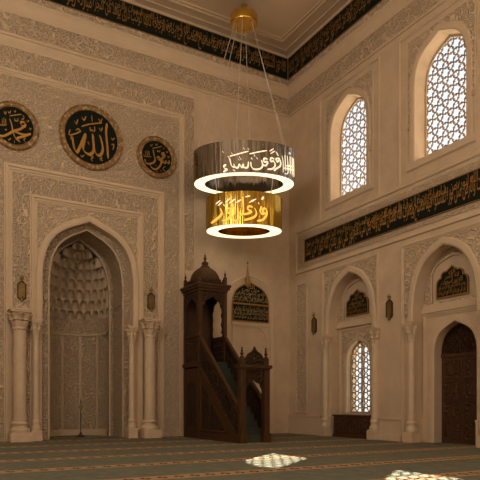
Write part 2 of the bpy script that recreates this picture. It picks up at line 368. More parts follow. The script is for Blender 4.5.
# ---------------------------------------------------------------- lettering
def smooth_path(pts, k=8):
    P = [Vector(p) for p in pts]
    if len(P) == 2: return [P[0].lerp(P[1], i / 4) for i in range(5)]
    out = []
    for i in range(len(P) - 1):
        a, b, c, d = P[max(i - 1, 0)], P[i], P[i + 1], P[min(i + 2, len(P) - 1)]
        for j in range(k):
            t = j / k
            out.append(.5 * ((2 * b) + (c - a) * t + (2 * a - 5 * b + 4 * c - d) * t * t + (3 * b - a - 3 * c + d) * t ** 3))
    out.append(P[-1]); return out
def pen(g, strokes, wide, thin, fn, d0, d1, ang=125):
    """broad-nib pen strokes; fn(x, y, d) puts a point of the writing on its surface"""
    nib = Vector((math.cos(math.radians(ang)), math.sin(math.radians(ang)))) * wide / 2
    keep = g.xf; g.xf = fn
    for si, s in enumerate(strokes):
        d1 += .0025
        P = smooth_path(s); n = len(P); vs, fs = [], []
        for i, p in enumerate(P):
            t = (P[min(i + 1, n - 1)] - P[max(i - 1, 0)]); t = t.normalized() if t.length > 1e-9 else Vector((1, 0))
            nr = Vector((-t.y, t.x)); w = nib if nib.dot(nr) > 0 else -nib
            e = min(1, .45 + .25 * min(i, n - 1 - i)); o = (w + nr * thin / 2) * e
            for q, d in ((p + o, d1), (p - o, d1), (p - o, d0), (p + o, d0)): vs.append((q.x, q.y, d))
        for i in range(n - 1):
            for j in range(4): a, b = i * 4 + j, i * 4 + (j + 1) % 4; fs.append((a, b, b + 4, a + 4))
        fs += [(0, 1, 2, 3), (n * 4 - 4, n * 4 - 3, n * 4 - 2, n * 4 - 1)]
        g.add(vs, fs)
    g.xf = keep; return g
DUAL = dict(zip('بتثجحخسشصضطظعغفقكلمنهي', [0xFE8F, 0xFE95, 0xFE99, 0xFE9D, 0xFEA1, 0xFEA5, 0xFEB1, 0xFEB5, 0xFEB9, 0xFEBD, 0xFEC1, 0xFEC5, 0xFEC9, 0xFECD, 0xFED1, 0xFED5, 0xFED9, 0xFEDD, 0xFEE1, 0xFEE5, 0xFEE9, 0xFEF1]))
RIGHT = dict(zip('اةدذرزوى', [0xFE8D, 0xFE93, 0xFEA9, 0xFEAB, 0xFEAD, 0xFEAF, 0xFEED, 0xFEEF]))
def shape(txt):
    """Arabic joining forms, in left-to-right drawing order"""
    out = []
    for w in txt.split(' '):
        prev = False
        for i, ch in enumerate(w):
            nxt = i + 1 < len(w) and (w[i + 1] in DUAL or w[i + 1] in RIGHT)
            if ch in DUAL:
                out.append(chr(DUAL[ch] + (3 if prev and nxt else 1 if prev else 2 if nxt else 0))); prev = True
            elif ch in RIGHT:
                out.append(chr(RIGHT[ch] + (1 if prev else 0))); prev = False
            else: out.append(ch); prev = False
        out.append(' ')
    return ''.join(reversed(out[:-1]))
_tc = {}
def text2d(txt):
    if txt in _tc: return _tc[txt]
    cu = bpy.data.curves.new('script', 'FONT'); cu.body = shape(txt); cu.resolution_u = 2; cu.offset = .002
    o = bpy.data.objects.new('script', cu); C.objects.link(o)
    me = bpy.data.meshes.new_from_object(o.evaluated_get(bpy.context.evaluated_depsgraph_get()))
    vs = [(v.co.x, v.co.y) for v in me.vertices]; fs = [tuple(p.vertices) for p in me.polygons]
    bpy.data.objects.remove(o); bpy.data.curves.remove(cu); bpy.data.meshes.remove(me)
    x0, x1 = min(v[0] for v in vs), max(v[0] for v in vs); y0, y1 = min(v[1] for v in vs), max(v[1] for v in vs)
    _tc[txt] = ([((x - x0) / (x1 - x0), (y - y0) / (y1 - y0)) for x, y in vs], fs, x1 - x0, y1 - y0)
    return _tc[txt]
def write(g, txt, u0, u1, z0, z1, d):
    """a line of script filling a box on the wall; u0 is its left end as one reads the wall"""
    vs, fs, _, _ = text2d(txt)
    g.add([(u0 + (u1 - u0) * x, d, z0 + (z1 - z0) * y) for x, y in vs], fs)
V1 = 'الله نور السموات والارض مثل نوره كمشكوة فيها مصباح'
V2 = 'المصباح فى زجاجة الزجاجة كانها كوكب درى يوقد من شجرة'
V3 = 'مباركة زيتونة لا شرقية ولا غربية يكاد زيتها يضىء'
V4 = 'نور على نور يهدى الله لنوره من يشاء'
V5 = 'ويضرب الله الامثال للناس والله بكل شىء عليم'

# ---------------------------------------------------------------- the hall
X0, Y0 = -3.3, -6.0
MC = 6.39                       # middle of the mihrab
struct('floor', Geo().box(X0, 18.0, Y0, 27.0, -.3, 0), M['carpet'])
struct('ceiling', Geo().box(X0 - .3, 17.2, Y0 - .3, 27, CEIL, CEIL + .3), M['ceil'])
g = Geo(BK); g.prism(rect(X0 - .3, XW + .9, -.06, CEIL), -.35, 0, [arch(MC, 1.83, -.04, 6.2, 8.7)])
struct('wall_back', g, M['stone'])
struct('wall_apse', Geo().box(MC - 2.3, MC + 2.3, 26.75, 27.0, -.1, 9.5).box(MC - 2.4, MC - 1.9, YW + .3, 27, -.1, 9.5).box(MC + 1.9, MC + 2.4, YW + .3, 27, -.1, 9.5).box(MC - 2.4, MC + 2.4, YW + .3, 27, 9.2, 9.6), M['stone'])
# window wall: outer skin and inner facing, with the openings cut through
U1, U2 = 19.05, 14.22            # upper windows
B1, B2 = 18.97, 14.05           # the two bays below
def win_arch(u, w=1.14, dz=0): return arch(u, w, 10.2 - dz, 12.75, 14.35 + dz)
def skin_arch(u): return arch(u + .25, 1.42, 10.2, 13.1, 15.15)      # lattice sits in a wider opening, enlarged out of view to pass more sun
def bay_arch(u): return arch(u, 1.38, -.04, 4.5, 6.9, p1=.70, p2=(.60, .90))
LOW = arch(18.98, .74, 1.0, 2.95, 4.12); DOOR = arch(13.98, .92, -.04, 3.1, 4.3)
g = Geo(RT); g.prism(rect(Y0 - .3, 23.9, -.06, CEIL), -.5, 0, [win_arch(u) for u in (U1, U2, 9.46, 4.64, -.2)] + [bay_arch(B1), bay_arch(B2)])
struct('wall_right', g, M['stone'])
g = Geo(RT); g.prism(rect(Y0 - .3, 23.9, 7.6, CEIL), -.68, -.5, [skin_arch(u) for u in (U1, U2, 9.46, 4.64, -.2)])
g.prism(rect(Y0 - .3, 23.9, -.06, 7.6), -1.0, -.5, [LOW, DOOR])
struct('wall_outer', g, M['stone'])
# the half of the hall behind the photographer: plain walls, a row of windows on the far side
g = Geo(); xf = lambda u, d, z: (X0 - d, u, z); g.xf = xf
g.prism(rect(Y0 - .3, 23.9, -.06, CEIL), 0, .5, [arch(y, 1.08, 10.2, 12.75, 14.35) for y in (19.1, 14.28, 9.46, 4.64, -.2)])
struct('wall_left', g, M['stone'])
g = Geo(); g.xf = lambda u, d, z: (u, Y0 - d, z)
g.prism(rect(X0 - .3, XW + .9, -.05, CEIL), 0, .4, [arch(x, 1.3, 6, 10, 12) for x in (1.5, 11.0)])
struct('wall_front', g, M['stone'])

# cornice and friezes run round the corner
def cornice(prof, x_from=X0, y_to=Y0):
    g = Geo(); vs, fs = [], []; m = len(prof)
    for k in range(3):
        for d, z in prof: vs.append([(x_from, YW - d, z), (XW - d, YW - d, z), (XW - d, y_to, z)][k])
    for k in range(2):
        for j in range(m): a, b = k * m + j, k * m + (j + 1) % m; fs.append((a, b, b + m, a + m))
    g.add(vs, fs); return g
N = [0]
def trim(g, m, **k):
    N[0] += 1; return struct('trim_%d' % N[0], g, m, **k)
trim(cornice([(-.02, 15.22), (.05, 15.22), (.07, 15.26), (.05, 15.33), (-.02, 15.33)]), M['stone_mold'])
trim(cornice([(-.02, 15.33), (.035, 15.33), (.035, 16.06), (-.02, 16.06)]), M['frieze'])
trim(cornice([(-.02, 16.06), (.06, 16.06), (.07, 16.12), (.05, 16.15), (.055, 16.26), (.09, 16.38), (.15, 16.48), (.21, 16.54), (.215, 16.61), (-.02, 16.61)]), M['stone_mold'])
trim(cornice([(-.02, 16.61), (.2, 16.61), (.2, 16.87), (-.02, 16.87)]), M['frieze'])
trim(cornice([(-.02, 17.88), (.26, 17.88), (.30, CEIL), (-.02, CEIL)]), M['stone_mold'])
for ins, w, h in ((.62, .05, .03), (1.12, .1, .07), (1.30, .05, .04)):
    g = Geo(); a = ins; prof = [(a, CEIL + .01), (a, CEIL - h), (a + w * .5, CEIL - h * 1.3), (a + w, CEIL - h), (a + w, CEIL + .01)]
    trim(cornice(prof), M['ceil'])

# dark calligraphy friezes under the ceiling
def frieze_band(root, xf, u0, u1, z0, z1, d, lines, border, sgn):
    """panel, gold border and two interleaved rows of script between u0 (left as read) and u1"""
    build('panel', Geo(xf).box(min(u0, u1), max(u0, u1), .001, d, z0, z1), M['black'], root)
    g = Geo(xf); lo, hi = min(u0, u1), max(u0, u1); b = border
    g.box(lo, hi, d, d + .012, z0, z0 + b); g.box(lo, hi, d, d + .012, z1 - b, z1)
    g.box(lo, lo + b, d, d + .012, z0, z1); g.box(hi - b, hi, d, d + .012, z0, z1)
    build('border', g, M['gold_dull'] if border < .03 else M['black'], root)
    return root
r = tag(empty('calligraphy_frieze', (6.4, YW, 16.9)), 'black and gold script frieze under the ceiling above the three round medallions', 'calligraphy panel')
frieze_band(r, BK, X0, XW - .24, 16.87, 17.88, .225, 0, .02, 1)
g = Geo(BK)
x = 15.72
for t, w in ((V1, 4.6), (V2, 4.6), (V3, 4.4)):
    write(g, t, x - w, x, 16.94, 17.72, .231); x -= w + .05
x = 15.72
for t, w in ((V5, 3.4), (V4, 3.2), (V1, 3.8), (V3, 3.3)):
    write(g, t, x - w, x, 17.36, 17.84, .233); x -= w + .03
build('lettering', g, M['gold_dull'], r)
r = tag(empty('calligraphy_frieze', (XW, 19, 16.9)), 'black and gold script frieze under the ceiling above the two tall windows', 'calligraphy panel')
frieze_band(r, RT, YW - .24, Y0, 16.87, 17.88, .225, 0, .02, -1)
g = Geo(RT); x = YW - .3
for t, w in ((V4, 3.4), (V2, 4.4), (V5, 3.5)):
    write(g, t, x, x - w, 16.94, 17.72, .231); x -= w + .04
x = YW - .3
for t, w in ((V3, 3.5), (V5, 3.5), (V1, 3.8)):
    write(g, t, x, x - w, 17.36, 17.84, .233); x -= w + .04
build('lettering', g, M['gold_dull'], r)

# ---------------------------------------------------------------- the mihrab wall
# great carved border: a script band across the top, turned down on the right
FR = 11.05; FL = 2 * MC - FR
def band_path(k): return rect_path(FL + k, FR - k, 0, 14.84 - k)
g = Geo(BK); g.mold(band_path(0), [(-.05, -.02), (-.05, .055), (0, .055), (0, -.02)]); trim(g, M['stone_mold'])
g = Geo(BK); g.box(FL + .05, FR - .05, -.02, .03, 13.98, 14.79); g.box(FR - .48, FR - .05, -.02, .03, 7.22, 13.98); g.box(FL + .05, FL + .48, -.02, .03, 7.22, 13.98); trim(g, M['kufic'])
g = Geo(BK); g.mold(rect_path(FL + .75, FR - .75, 0, 13.72), step_prof(.26, .10)); trim(g, M['stone_mold'])
g = Geo(BK); g.box(FR - .5, FR, -.02, .075, 7.08, 7.22); g.box(FR - .46, FR, -.02, .05, 0, 7.08); trim(g, M['stone'])
g = Geo(BK)
hole = [(MC - 3.21, 0), (MC - 3.21, 10.45), (MC + 3.21, 10.45), (MC + 3.21, 0)]
g.prism(rect(FL + .75, FR - .75, -.02, 13.72), -.02, .02, [[(a, max(b, 0)) for a, b in hole]])
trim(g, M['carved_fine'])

mh = tag(empty('mihrab', (MC, YW, 0)), 'arched stone prayer niche with honeycomb vault set in a carved rectangular surround', 'prayer niche')
def mold_part(name, path, w, d, m='stone_mold', parent=mh, xf=BK, d0=0.0):
    P = [(a, b + d0 if b > 0 else b + d0) for a, b in step_prof(w, d)]
    g = Geo(xf); g.mold(path, P); return build(name, g, M[m], parent, smooth=False)
mold_part('outer_border', rect_path(MC - 2.91, MC + 2.91, 0, 10.14), .30, .13)
g = Geo(BK); g.prism(rect(MC - 2.91, MC + 2.91, -.02, 10.14), -.02, .04, [rect(MC - 2.25, MC + 2.25, 0, 9.42)]); build('script_border', g, M['kufic'], mh)
mold_part('inner_border', rect_path(MC - 2.01, MC + 2.01, 0, 9.14), .27, .12)
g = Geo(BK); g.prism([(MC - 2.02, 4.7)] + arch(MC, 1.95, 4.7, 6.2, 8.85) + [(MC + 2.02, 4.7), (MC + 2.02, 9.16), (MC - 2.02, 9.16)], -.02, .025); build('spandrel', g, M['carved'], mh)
ob = arch(MC, 1.83, 4.62, 6.2, 8.7)
g = Geo(BK); g.mold(ob, [(-.012, -.36), (-.012, .07), (.06, .10), (.2, .10), (.24, .05), (.24, -.02)]); build('arch_band', g, M['stone_mold'], mh)
# second order and carved barrel soffit
D1, D2 = -.35, -1.62
W2 = 1.49
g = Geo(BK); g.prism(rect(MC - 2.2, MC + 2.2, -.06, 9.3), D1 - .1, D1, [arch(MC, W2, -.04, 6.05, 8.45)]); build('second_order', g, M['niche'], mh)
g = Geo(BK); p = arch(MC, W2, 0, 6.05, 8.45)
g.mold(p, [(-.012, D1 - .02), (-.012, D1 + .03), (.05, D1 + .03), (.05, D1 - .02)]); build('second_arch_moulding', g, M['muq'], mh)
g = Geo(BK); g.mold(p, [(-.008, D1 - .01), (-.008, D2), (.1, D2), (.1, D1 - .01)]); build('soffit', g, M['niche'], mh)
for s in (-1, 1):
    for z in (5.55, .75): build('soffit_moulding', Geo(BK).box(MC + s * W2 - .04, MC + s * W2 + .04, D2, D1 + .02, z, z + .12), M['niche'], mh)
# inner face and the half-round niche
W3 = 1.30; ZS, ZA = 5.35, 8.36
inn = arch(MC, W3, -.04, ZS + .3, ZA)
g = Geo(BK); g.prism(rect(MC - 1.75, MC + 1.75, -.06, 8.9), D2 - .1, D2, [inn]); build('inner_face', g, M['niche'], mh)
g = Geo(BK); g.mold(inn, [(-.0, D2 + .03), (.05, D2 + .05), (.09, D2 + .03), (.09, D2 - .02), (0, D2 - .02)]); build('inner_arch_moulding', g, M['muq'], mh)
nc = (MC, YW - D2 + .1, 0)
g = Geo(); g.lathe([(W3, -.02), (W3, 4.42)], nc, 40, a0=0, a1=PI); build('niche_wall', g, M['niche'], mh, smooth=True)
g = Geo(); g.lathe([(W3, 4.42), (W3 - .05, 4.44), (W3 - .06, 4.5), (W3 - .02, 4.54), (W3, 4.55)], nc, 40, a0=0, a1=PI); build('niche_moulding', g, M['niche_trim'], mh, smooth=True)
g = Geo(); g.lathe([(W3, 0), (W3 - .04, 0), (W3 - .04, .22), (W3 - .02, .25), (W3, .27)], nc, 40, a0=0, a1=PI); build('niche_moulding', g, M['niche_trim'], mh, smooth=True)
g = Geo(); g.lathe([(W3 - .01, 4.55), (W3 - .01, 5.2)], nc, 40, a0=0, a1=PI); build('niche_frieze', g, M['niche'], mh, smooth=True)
for k in range(1, 5):
    a = PI * k / 5; g = Geo()
    g.lathe([(W3 - .035, .26), (W3 - .035, 4.44)], nc, 3, a0=a - .045, a1=a + .045)
    g.lathe([(W3 + .01, .26), (W3 - .035, .26)], nc, 3, a0=a - .045, a1=a + .045)
    build('niche_rib', g, M['niche_trim'], mh)
# honeycomb (muqarnas) half dome
rows = [5.16, 5.62, 6.08, 6.54, 6.98, 7.38, 7.74, 8.04, 8.28]
half = inn[1:len(inn) // 2 + 1]
def rad(z):
    if z <= half[0][1]: return W3
    for (x1, z1), (x2, z2) in zip(half, half[1:]):
        if z1 <= z <= z2: return MC - (x1 + (x2 - x1) * (z - z1) / max(z2 - z1, 1e-6))
    return 0.02
counts = [11, 11, 11, 10, 9, 8, 7, 5]
g = Geo()
for k in range(8):
    z0, z1 = rows[k], rows[k + 1]; n = counts[k]; off = .5 if k % 2 else 0
    NU, NV = 14, 14
    lo_, fr_ = max(rad(z0) - .03, .05), max(rad(z1) - .03, .04)      # face of the row below, face of this row
    if k == 0: lo_ = W3
    dep = .32 * (.45 + .55 * fr_ / W3)
    for c in range(n + (1 if off else 0)):
        vs, fs = [], []
        for j in range(-1, NV + 1):
            v = max(j, 0) / NV
            for i in range(NU + 1):
                u = i / NU * 2 - 1; au = abs(u)
                th = PI * (c - off + (u + 1) / 2) / n; th = min(max(th, 0), PI)
                top = .30 + .62 * math.sqrt(max(0, 1 - (au / .93) ** 2.4)) if au < .93 else 0
                r = fr_
                if j < 0: r = lo_
                elif v < top: r += dep * math.sqrt(max(0, 1 - (au / .93) ** 2)) * math.sqrt(max(0, 1 - (v / top) ** 3))
                z = z0 + (z1 - z0) * v - (.22 * (z1 - z0) * au ** 2 * (1 - v) if j >= 0 else 0)
                vs.append((nc[0] + r * math.cos(th), nc[1] + r * math.sin(th), z))
        for j in range(NV + 1):
            for i in range(NU): a = j * (NU + 1) + i; fs.append((a, a + 1, a + NU + 2, a + NU + 1))
        g.add(vs, fs)
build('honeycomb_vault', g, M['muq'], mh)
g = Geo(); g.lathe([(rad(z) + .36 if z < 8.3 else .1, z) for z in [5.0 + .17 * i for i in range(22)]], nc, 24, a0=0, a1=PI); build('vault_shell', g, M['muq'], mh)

# columns: plinth, base, shaft, capital
def column(name, x, y, r, zc, zt, label, group, plinth=.3):
    root = tag(empty(name, (x, y, 0)), label, 'column', group)
    a = r * 1.62
    build('plinth', Geo().box(x - a, x + a, y - a, y + a, 0, plinth).box(x - a * .94, x + a * .94, y - a * .94, y + a * .94, plinth, plinth + .05), M['marble'], root, bevel=.012)
    z = plinth + .05
    build('base', Geo().lathe([(r * 1.5, z), (r * 1.55, z + .06), (r * 1.45, z + .12), (r * 1.2, z + .17), (r * 1.15, z + .26), (r * 1.32, z + .3), (r * 1.32, z + .35), (r * 1.08, z + .4)], (x, y, 0), 28), M['marble'], root, smooth=True)
    build('shaft', Geo().lathe([(r, z + .38), (r, zc * .6), (r * .95, zc - .06), (r * 1.12, zc - .05), (r * 1.12, zc + .02), (r * .95, zc + .03)], (x, y, 0), 28), M['marble'], root, smooth=True)
    h = zt - zc
    leaf = lambda t, q, zz: 1 + .17 * math.cos(8 * t) * min(1, max(0, (zz - zc) / h * 2))
    cap = build('capital', Geo().lathe([(r * .96, zc + .02), (r * 1.12, zc + h * .15), (r * 1.22, zc + h * .36), (r * 1.5, zc + h * .42), (r * 1.28, zc + h * .46), (r * 1.38, zc + h * .6), (r * 1.75, zc + h * .72), (r * 1.5, zc + h * .77), (r * 1.6, zc + h * .84)], (x, y, 0), 48, leaf), M['marble'], root, smooth=True)
    b = r * 1.60
    build('abacus', Geo().box(x - b, x + b, y - b, y + b, zc + h * .82, zc + h * .92).box(x - b * 1.08, x + b * 1.08, y - b * 1.08, y + b * 1.08, zc + h * .92, zt), M['marble'], root, bevel=.01)
    return root
c0 = column('marble_column', 3.68, YW - .43, .235, 4.22, 4.90, 'thick marble column on the left side of the mihrab arch', 'large mihrab columns')
dup(c0, (8.80, YW - .43, 0), 'thick marble column on the right side of the mihrab arch')
c1 = column('marble_column', 4.29, YW - .24, .125, 3.94, 4.60, 'slim marble colonnette left of the mihrab opening, inside the thick column', 'slim mihrab colonnettes', .36)
dup(c1, (8.08, YW - .24, 0), 'slim marble colonnette right of the mihrab opening, inside the thick column')

# brass wall lanterns
def lantern(loc, xf, label):
    root = tag(empty('wall_lantern', loc), label, 'lantern', 'pierced brass wall lanterns')
    U, Z = (loc[0], loc[2]) if xf is BK else (loc[1], loc[2])
    w = .145
    out = [(U - w, Z - .30), (U - w, Z + .22), (U - w * .55, Z + .28), (U, Z + .34), (U + w * .55, Z + .28), (U + w, Z + .22), (U + w, Z - .30), (U + w * .5, Z - .36), (U, Z - .33), (U - w * .5, Z - .36)]
    build('back_plate', Geo(xf).prism(out, 0.004, .04), M['brass_dark'], root)
    g = Geo(xf); ins = [(U + (a - U) * .98, Z + (b - Z) * .98) for a, b in out]
    for a, b in zip(ins, ins[1:] + ins[:1]): g.bar(a, b, .04, (.035, .085))
    build('frame', g, M['brass_dark'], root)
    g = Geo(xf)
    for i in range(3):
        for j in range(6):
            c = (U - .075 + .075 * i, Z - .25 + .095 * j); ps = [(c[0], c[1] + .047), (c[0] + .037, c[1]), (c[0], c[1] - .047), (c[0] - .037, c[1])]
            for a, b in zip(ps, ps[1:] + ps[:1]): g.bar(a, b, .02, (.035, .075))
    build('grille', g, M['brass'], root)
    cx_, cy_, _ = xf(U, .085, 0)
    build('finial', Geo().lathe([(.03, Z + .32), (.045, Z + .35), (.03, Z + .38), (.08, Z + .45), (.065, Z + .50), (.02, Z + .55), (.0, Z + .62)], (cx_, cy_, 0), 12), M['brass'], root, smooth=True)
    build('drop', Geo().lathe([(.0, Z - .48), (.04, Z - .43), (.05, Z - .40), (.06, Z - .35), (.02, Z - .31)], (cx_, cy_, 0), 12), M['brass'], root, smooth=True)
    return root
lantern((MC - 2.58, YW, 5.72), BK, 'pierced brass wall lantern above the left thick mihrab column')
lantern((MC + 2.6, YW, 5.76), BK, 'pierced brass wall lantern above the right thick mihrab column')
lantern((XW, 21.34, 4.98), RT, 'pierced brass wall lantern between the carved strip and the window bay')
lantern((XW, 16.6, 5.05), RT, 'pierced brass wall lantern on the pier between window bay and door bay')

# round medallions
def medallion(u, z, R, r, strokes, small, wide, label):
    root = tag(empty('calligraphy_medallion', (u, YW, z)), label, 'medallion')
    build('disc', Geo(BK).prism(circ((u, z), r + .03), 0, .07), M['black'], root)
    g = Geo(BK); g.mold(circ((u, z), r)[::-1], [(0, 0), (0, .10), (.03, .12), (.06, .10), (R - r - .06, .10), (R - r - .03, .13), (R - r, .10), (R - r, 0)], True); build('ring', g, M['ring'], root)
    fn = lambda x, y, d: BK(u + x, d, z + y)
    g = Geo(); pen(g, strokes, wide, wide * .28, fn, .06, .10); pen(g, small, wide * .34, wide * .16, fn, .06, .09)
    build('lettering', g, M['gold'], root)
medallion(6.47, 12.07, 1.29, 1.06, ALLAH, ALLAH_S, .098, 'large round dark medallion with gold script in the middle above the mihrab')
medallion(3.54, 11.85, .90, .70, MUH, MUH_S, .066, 'small round medallion with gold script left of the large one')
medallion(9.25, 11.86, .88, .67, RAS, RAS_S, .06, 'small round medallion with gold script right of the large one')

# plain wall behind the minbar: tall arched panel with a script lunette
trim(Geo(BK).box(11.05, XW, -.02, .05, 0, .42).box(11.05, XW, -.02, .03, .42, .5), M['stone'])
PC = 13.9
lun = tag(empty('script_lunette', (PC, YW, 5.2)), 'pointed dark lunette with gold script on the wall behind the wooden pulpit', 'calligraphy panel')
pa = arch(PC, .98, 5.22, 5.9, 7.02)
build('panel', Geo(BK).prism(pa, .001, .03), M['black'], lun)
g = Geo(BK); g.mold(pa, [(-.03, .02), (-.03, .05), (.02, .05), (.02, .02)]); g.box(PC - .98, PC + .98, .02, .05, 5.2, 5.25); g.box(PC - .98, PC + .98, .02, .05, 5.98, 6.06); build('border', g, M['gold_dull'], lun)
g = Geo(BK)
for t, w, za, zb in ((V1, .93, 5.28, 5.52), (V2, .93, 5.44, 5.72), (V3, .93, 5.62, 5.94), (V5, .92, 6.08, 6.30), (V4, .90, 6.22, 6.48), ('الله نور السموات والارض', .76, 6.40, 6.64), ('مثل نوره', .46, 6.58, 6.80), ('الله', .2, 6.74, 6.93)):
    write(g, t, PC - w, PC + w, za, zb, .036)
build('lettering', g, M['gold_pale'], lun)
g = Geo(BK); g.mold(arch(PC, 1.1, 0, 5.9, 7.2), step_prof(.22, .07)); trim(g, M['stone_mold'])
g = Geo(BK); g.box(PC - 1.0, PC + 1.0, -.02, .06, 5.02, 5.16)
for s in (-1, 1): g.prism([(PC + s * .92, 4.95), (PC + s * .5, 4.95), (PC + s * .62, 4.8), (PC + s * .74, 4.75), (PC + s * .8, 4.5), (PC + s * .92, 4.3)], -.02, .03)
g.mold(rect_path(PC - .92, PC + .92, 0, 4.95), [(0, -.02), (0, .04), (.06, .04), (.06, -.02)]); trim(g, M['stone_mold'])
sp = tag(empty('spire_finial', (13.62, YW, 6.75)), 'slender gilded spire on the wall above the script lunette', 'finial')
build('spire', Geo(BK).lathe([(.12, 6.8), (.14, 6.86), (.09, 6.92), (.11, 7.02), (.07, 7.1), (.08, 7.22), (.05, 7.32), (.035, 7.52), (.02, 7.62), (.035, 7.66), (.012, 7.7), (.012, 7.78)], (13.62, .25, 0), 12), M['gold_dull'], sp, smooth=True)
build('bracket', Geo(BK).box(13.59, 13.65, .001, .22, 7.12, 7.2), M['gold_dull'], sp)
g = Geo(BK); g.lathe([(.012, 7.74), (.015, 7.8), (.045, 7.86), (.02, 7.9), (0, 7.98)], (13.62, .25, 0), 10); build('tip', g, M['gold_dull'], sp)

# ---------------------------------------------------------------- the window wall
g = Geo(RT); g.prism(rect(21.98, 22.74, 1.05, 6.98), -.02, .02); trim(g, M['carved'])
g = Geo(RT); g.mold([(21.98, 1.05), (22.74, 1.05), (22.74, 6.98), (21.98, 6.98)][::-1], [(0, -.02), (0, .05), (.08, .05), (.08, -.02)], True); trim(g, M['stone_mold'])
struct('baseboard_right', Geo(RT).box(20.85, YW, -.02, .05, 0, .8).box(20.85, YW, -.02, .08, .8, .88).box(20.85, YW, -.02, .09, 0, .2).box(15.98, 17.14, -.02, .06, 0, .8).box(15.98, 17.14, -.02, .09, .8, .88).box(15.95, 17.17, -.02, .12, 0, .22), M['stone_mold'])

# upper windows
def hankin(poly, s, rho, rot=0.0):
    us = [p[0] for p in poly]; zs = [p[1] for p in poly]; seg = []
    R = s; ap = R * math.sqrt(3) / 2
    c0 = (min(us) + max(us)) / 2; z = min(zs) - R; j = 0
    while z < max(zs) + R:
        n = int((max(us) - min(us)) / (2 * ap)) + 3
        for i in range(-n, n + 1):
            cx_ = c0 + i * 2 * ap + (ap if j % 2 else 0); cz_ = z
            mids = [(cx_ + ap * math.cos(PI / 3 * k), cz_ + ap * math.sin(PI / 3 * k)) for k in range(6)]
            q = [(cx_ + rho * R * math.cos(PI / 3 * k + PI / 6), cz_ + rho * R * math.sin(PI / 3 * k + PI / 6)) for k in range(6)]
            vx = [(cx_ + R * math.cos(PI / 3 * k + PI / 6), cz_ + R * math.sin(PI / 3 * k + PI / 6)) for k in range(6)]
            for k in range(6):
                seg += [(mids[k], q[k]), (q[k], mids[(k + 1) % 6])]
                seg.append((q[k], ((q[k][0] + vx[k][0]) / 2, (q[k][1] + vx[k][1]) / 2)))
        z += 1.5 * R; j += 1
    out = []
    for a, b in seg:
        for t in range(3):
            p = (a[0] + (b[0] - a[0]) * t / 3, a[1] + (b[1] - a[1]) * t / 3); q = (a[0] + (b[0] - a[0]) * (t + 1) / 3, a[1] + (b[1] - a[1]) * (t + 1) / 3)
            if inside(((p[0] + q[0]) / 2, (p[1] + q[1]) / 2), poly): out.append((p, q))
    return out
def upper_window(n, u, label):
    root = tag(empty('window_%d' % n, (XW + .6, u, 10.2)), label, 'window', 'tall lattice windows', 'structure')
    a = skin_arch(u)
    g = Geo(RT); g.mold(a, [(-.07, -.62), (-.07, -.52), (.01, -.52), (.01, -.62)]); g.box(u - 1.17, u + 1.67, -.62, -.52, 10.2, 10.28); build('frame', g, M['lattice'], root)
    g = Geo(RT)
    for p, q in hankin(a, .27, .52): g.bar(p, q, .036, (-.605, -.565))
    build('lattice', g, M['lattice'], root)
    build('pane', Geo(RT).prism(a, -.66, -.65), M['glass'], root)
    # carved surround
    a = win_arch(u)
    g = Geo(RT); g.mold(a, [(-.075, -.545), (-.075, -.50), (.02, -.50), (.02, -.545)]); build('inner_frame', g, M['lattice'], root)
    sg = Geo(RT); sg.mold(a, [(-.01, -.04), (-.01, .03), (.05, .06), (.2, .06), (.24, .02), (.24, -.02)]); trim(sg, M['stone_mold'])
    sg = Geo(RT); sg.mold([(u - 1.92, 9.5), (u - 1.92, 15.0), (u + 1.92, 15.0), (u + 1.92, 9.5)], [(-.1, -.02), (-.1, .03), (-.05, .07), (0, .05), (0, -.02)], True)
    sg.mold([(u - 1.5, 9.95), (u - 1.5, 14.72), (u + 1.5, 14.72), (u + 1.5, 9.95)], [(-.05, -.02), (-.05, .03), (.03, .03), (.03, -.02)], True)
    sg.box(u - 1.5, u + 1.5, -.02, .07, 9.95, 10.2); trim(sg, M['stone_mold'])
    sg = Geo(RT); out = arch(u, 1.32, 11.6, 12.75, 14.60)
    sg.prism([(u - 1.47, 11.6)] + out + [(u + 1.47, 11.6), (u + 1.47, 14.7), (u - 1.47, 14.7)], -.02, .025)
    sg.box(u - 1.49, u - 1.30, -.02, .05, 11.45, 11.62); sg.box(u + 1.30, u + 1.49, -.02, .05, 11.45, 11.62)
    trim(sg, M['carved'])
upper_window(1, U1, 'tall pointed lattice window nearer the corner, above the script band')
upper_window(2, U2, 'tall pointed lattice window farther from the corner, high above the door bay')

# middle script band
r = tag(empty('calligraphy_band', (XW, 17, 8)), 'long black and gold script band across the right wall between upper windows and bays', 'calligraphy panel')
build('panel', Geo(RT).box(Y0, 22.07, .001, .05, 7.97, 9.0), M['black'], r)
g = Geo(RT); g.box(Y0, 22.07, .05, .062, 7.97, 7.995); g.box(Y0, 22.07, .05, .062, 8.975, 9.0); g.box(22.045, 22.07, .05, .062, 7.97, 9.0); build('border', g, M['gold_dull'], r)
g = Geo(RT); x = 21.98
for t, w in ((V4, 3.3), (V5, 3.3), (V1, 3.8), (V2, 4.0), (V3, 3.6)):
    write(g, t, x, x - w, 8.02, 8.84, .056); x -= w + .03
x = 21.98
for t, w in ((V2, 4.1), (V3, 3.6), (V4, 3.2), (V1, 3.9), (V5, 3.3)):
    write(g, t, x, x - w, 8.48, 8.95, .058); x -= w + .03
build('lettering', g, M['gold'], r)
g = Geo(RT)
def hband(g, z0, z1, u0, u1, d): g.box(u0, u1, -.02, d, z0, z1)
g.mold([(Y0, 7.62), (22.72, 7.62), (22.72, 9.42), (Y0, 9.42)][::-1], [(0, -.02), (0, .04), (.04, .07), (.10, .07), (.12, .03), (.12, -.02)]); trim(g, M['stone_mold'])
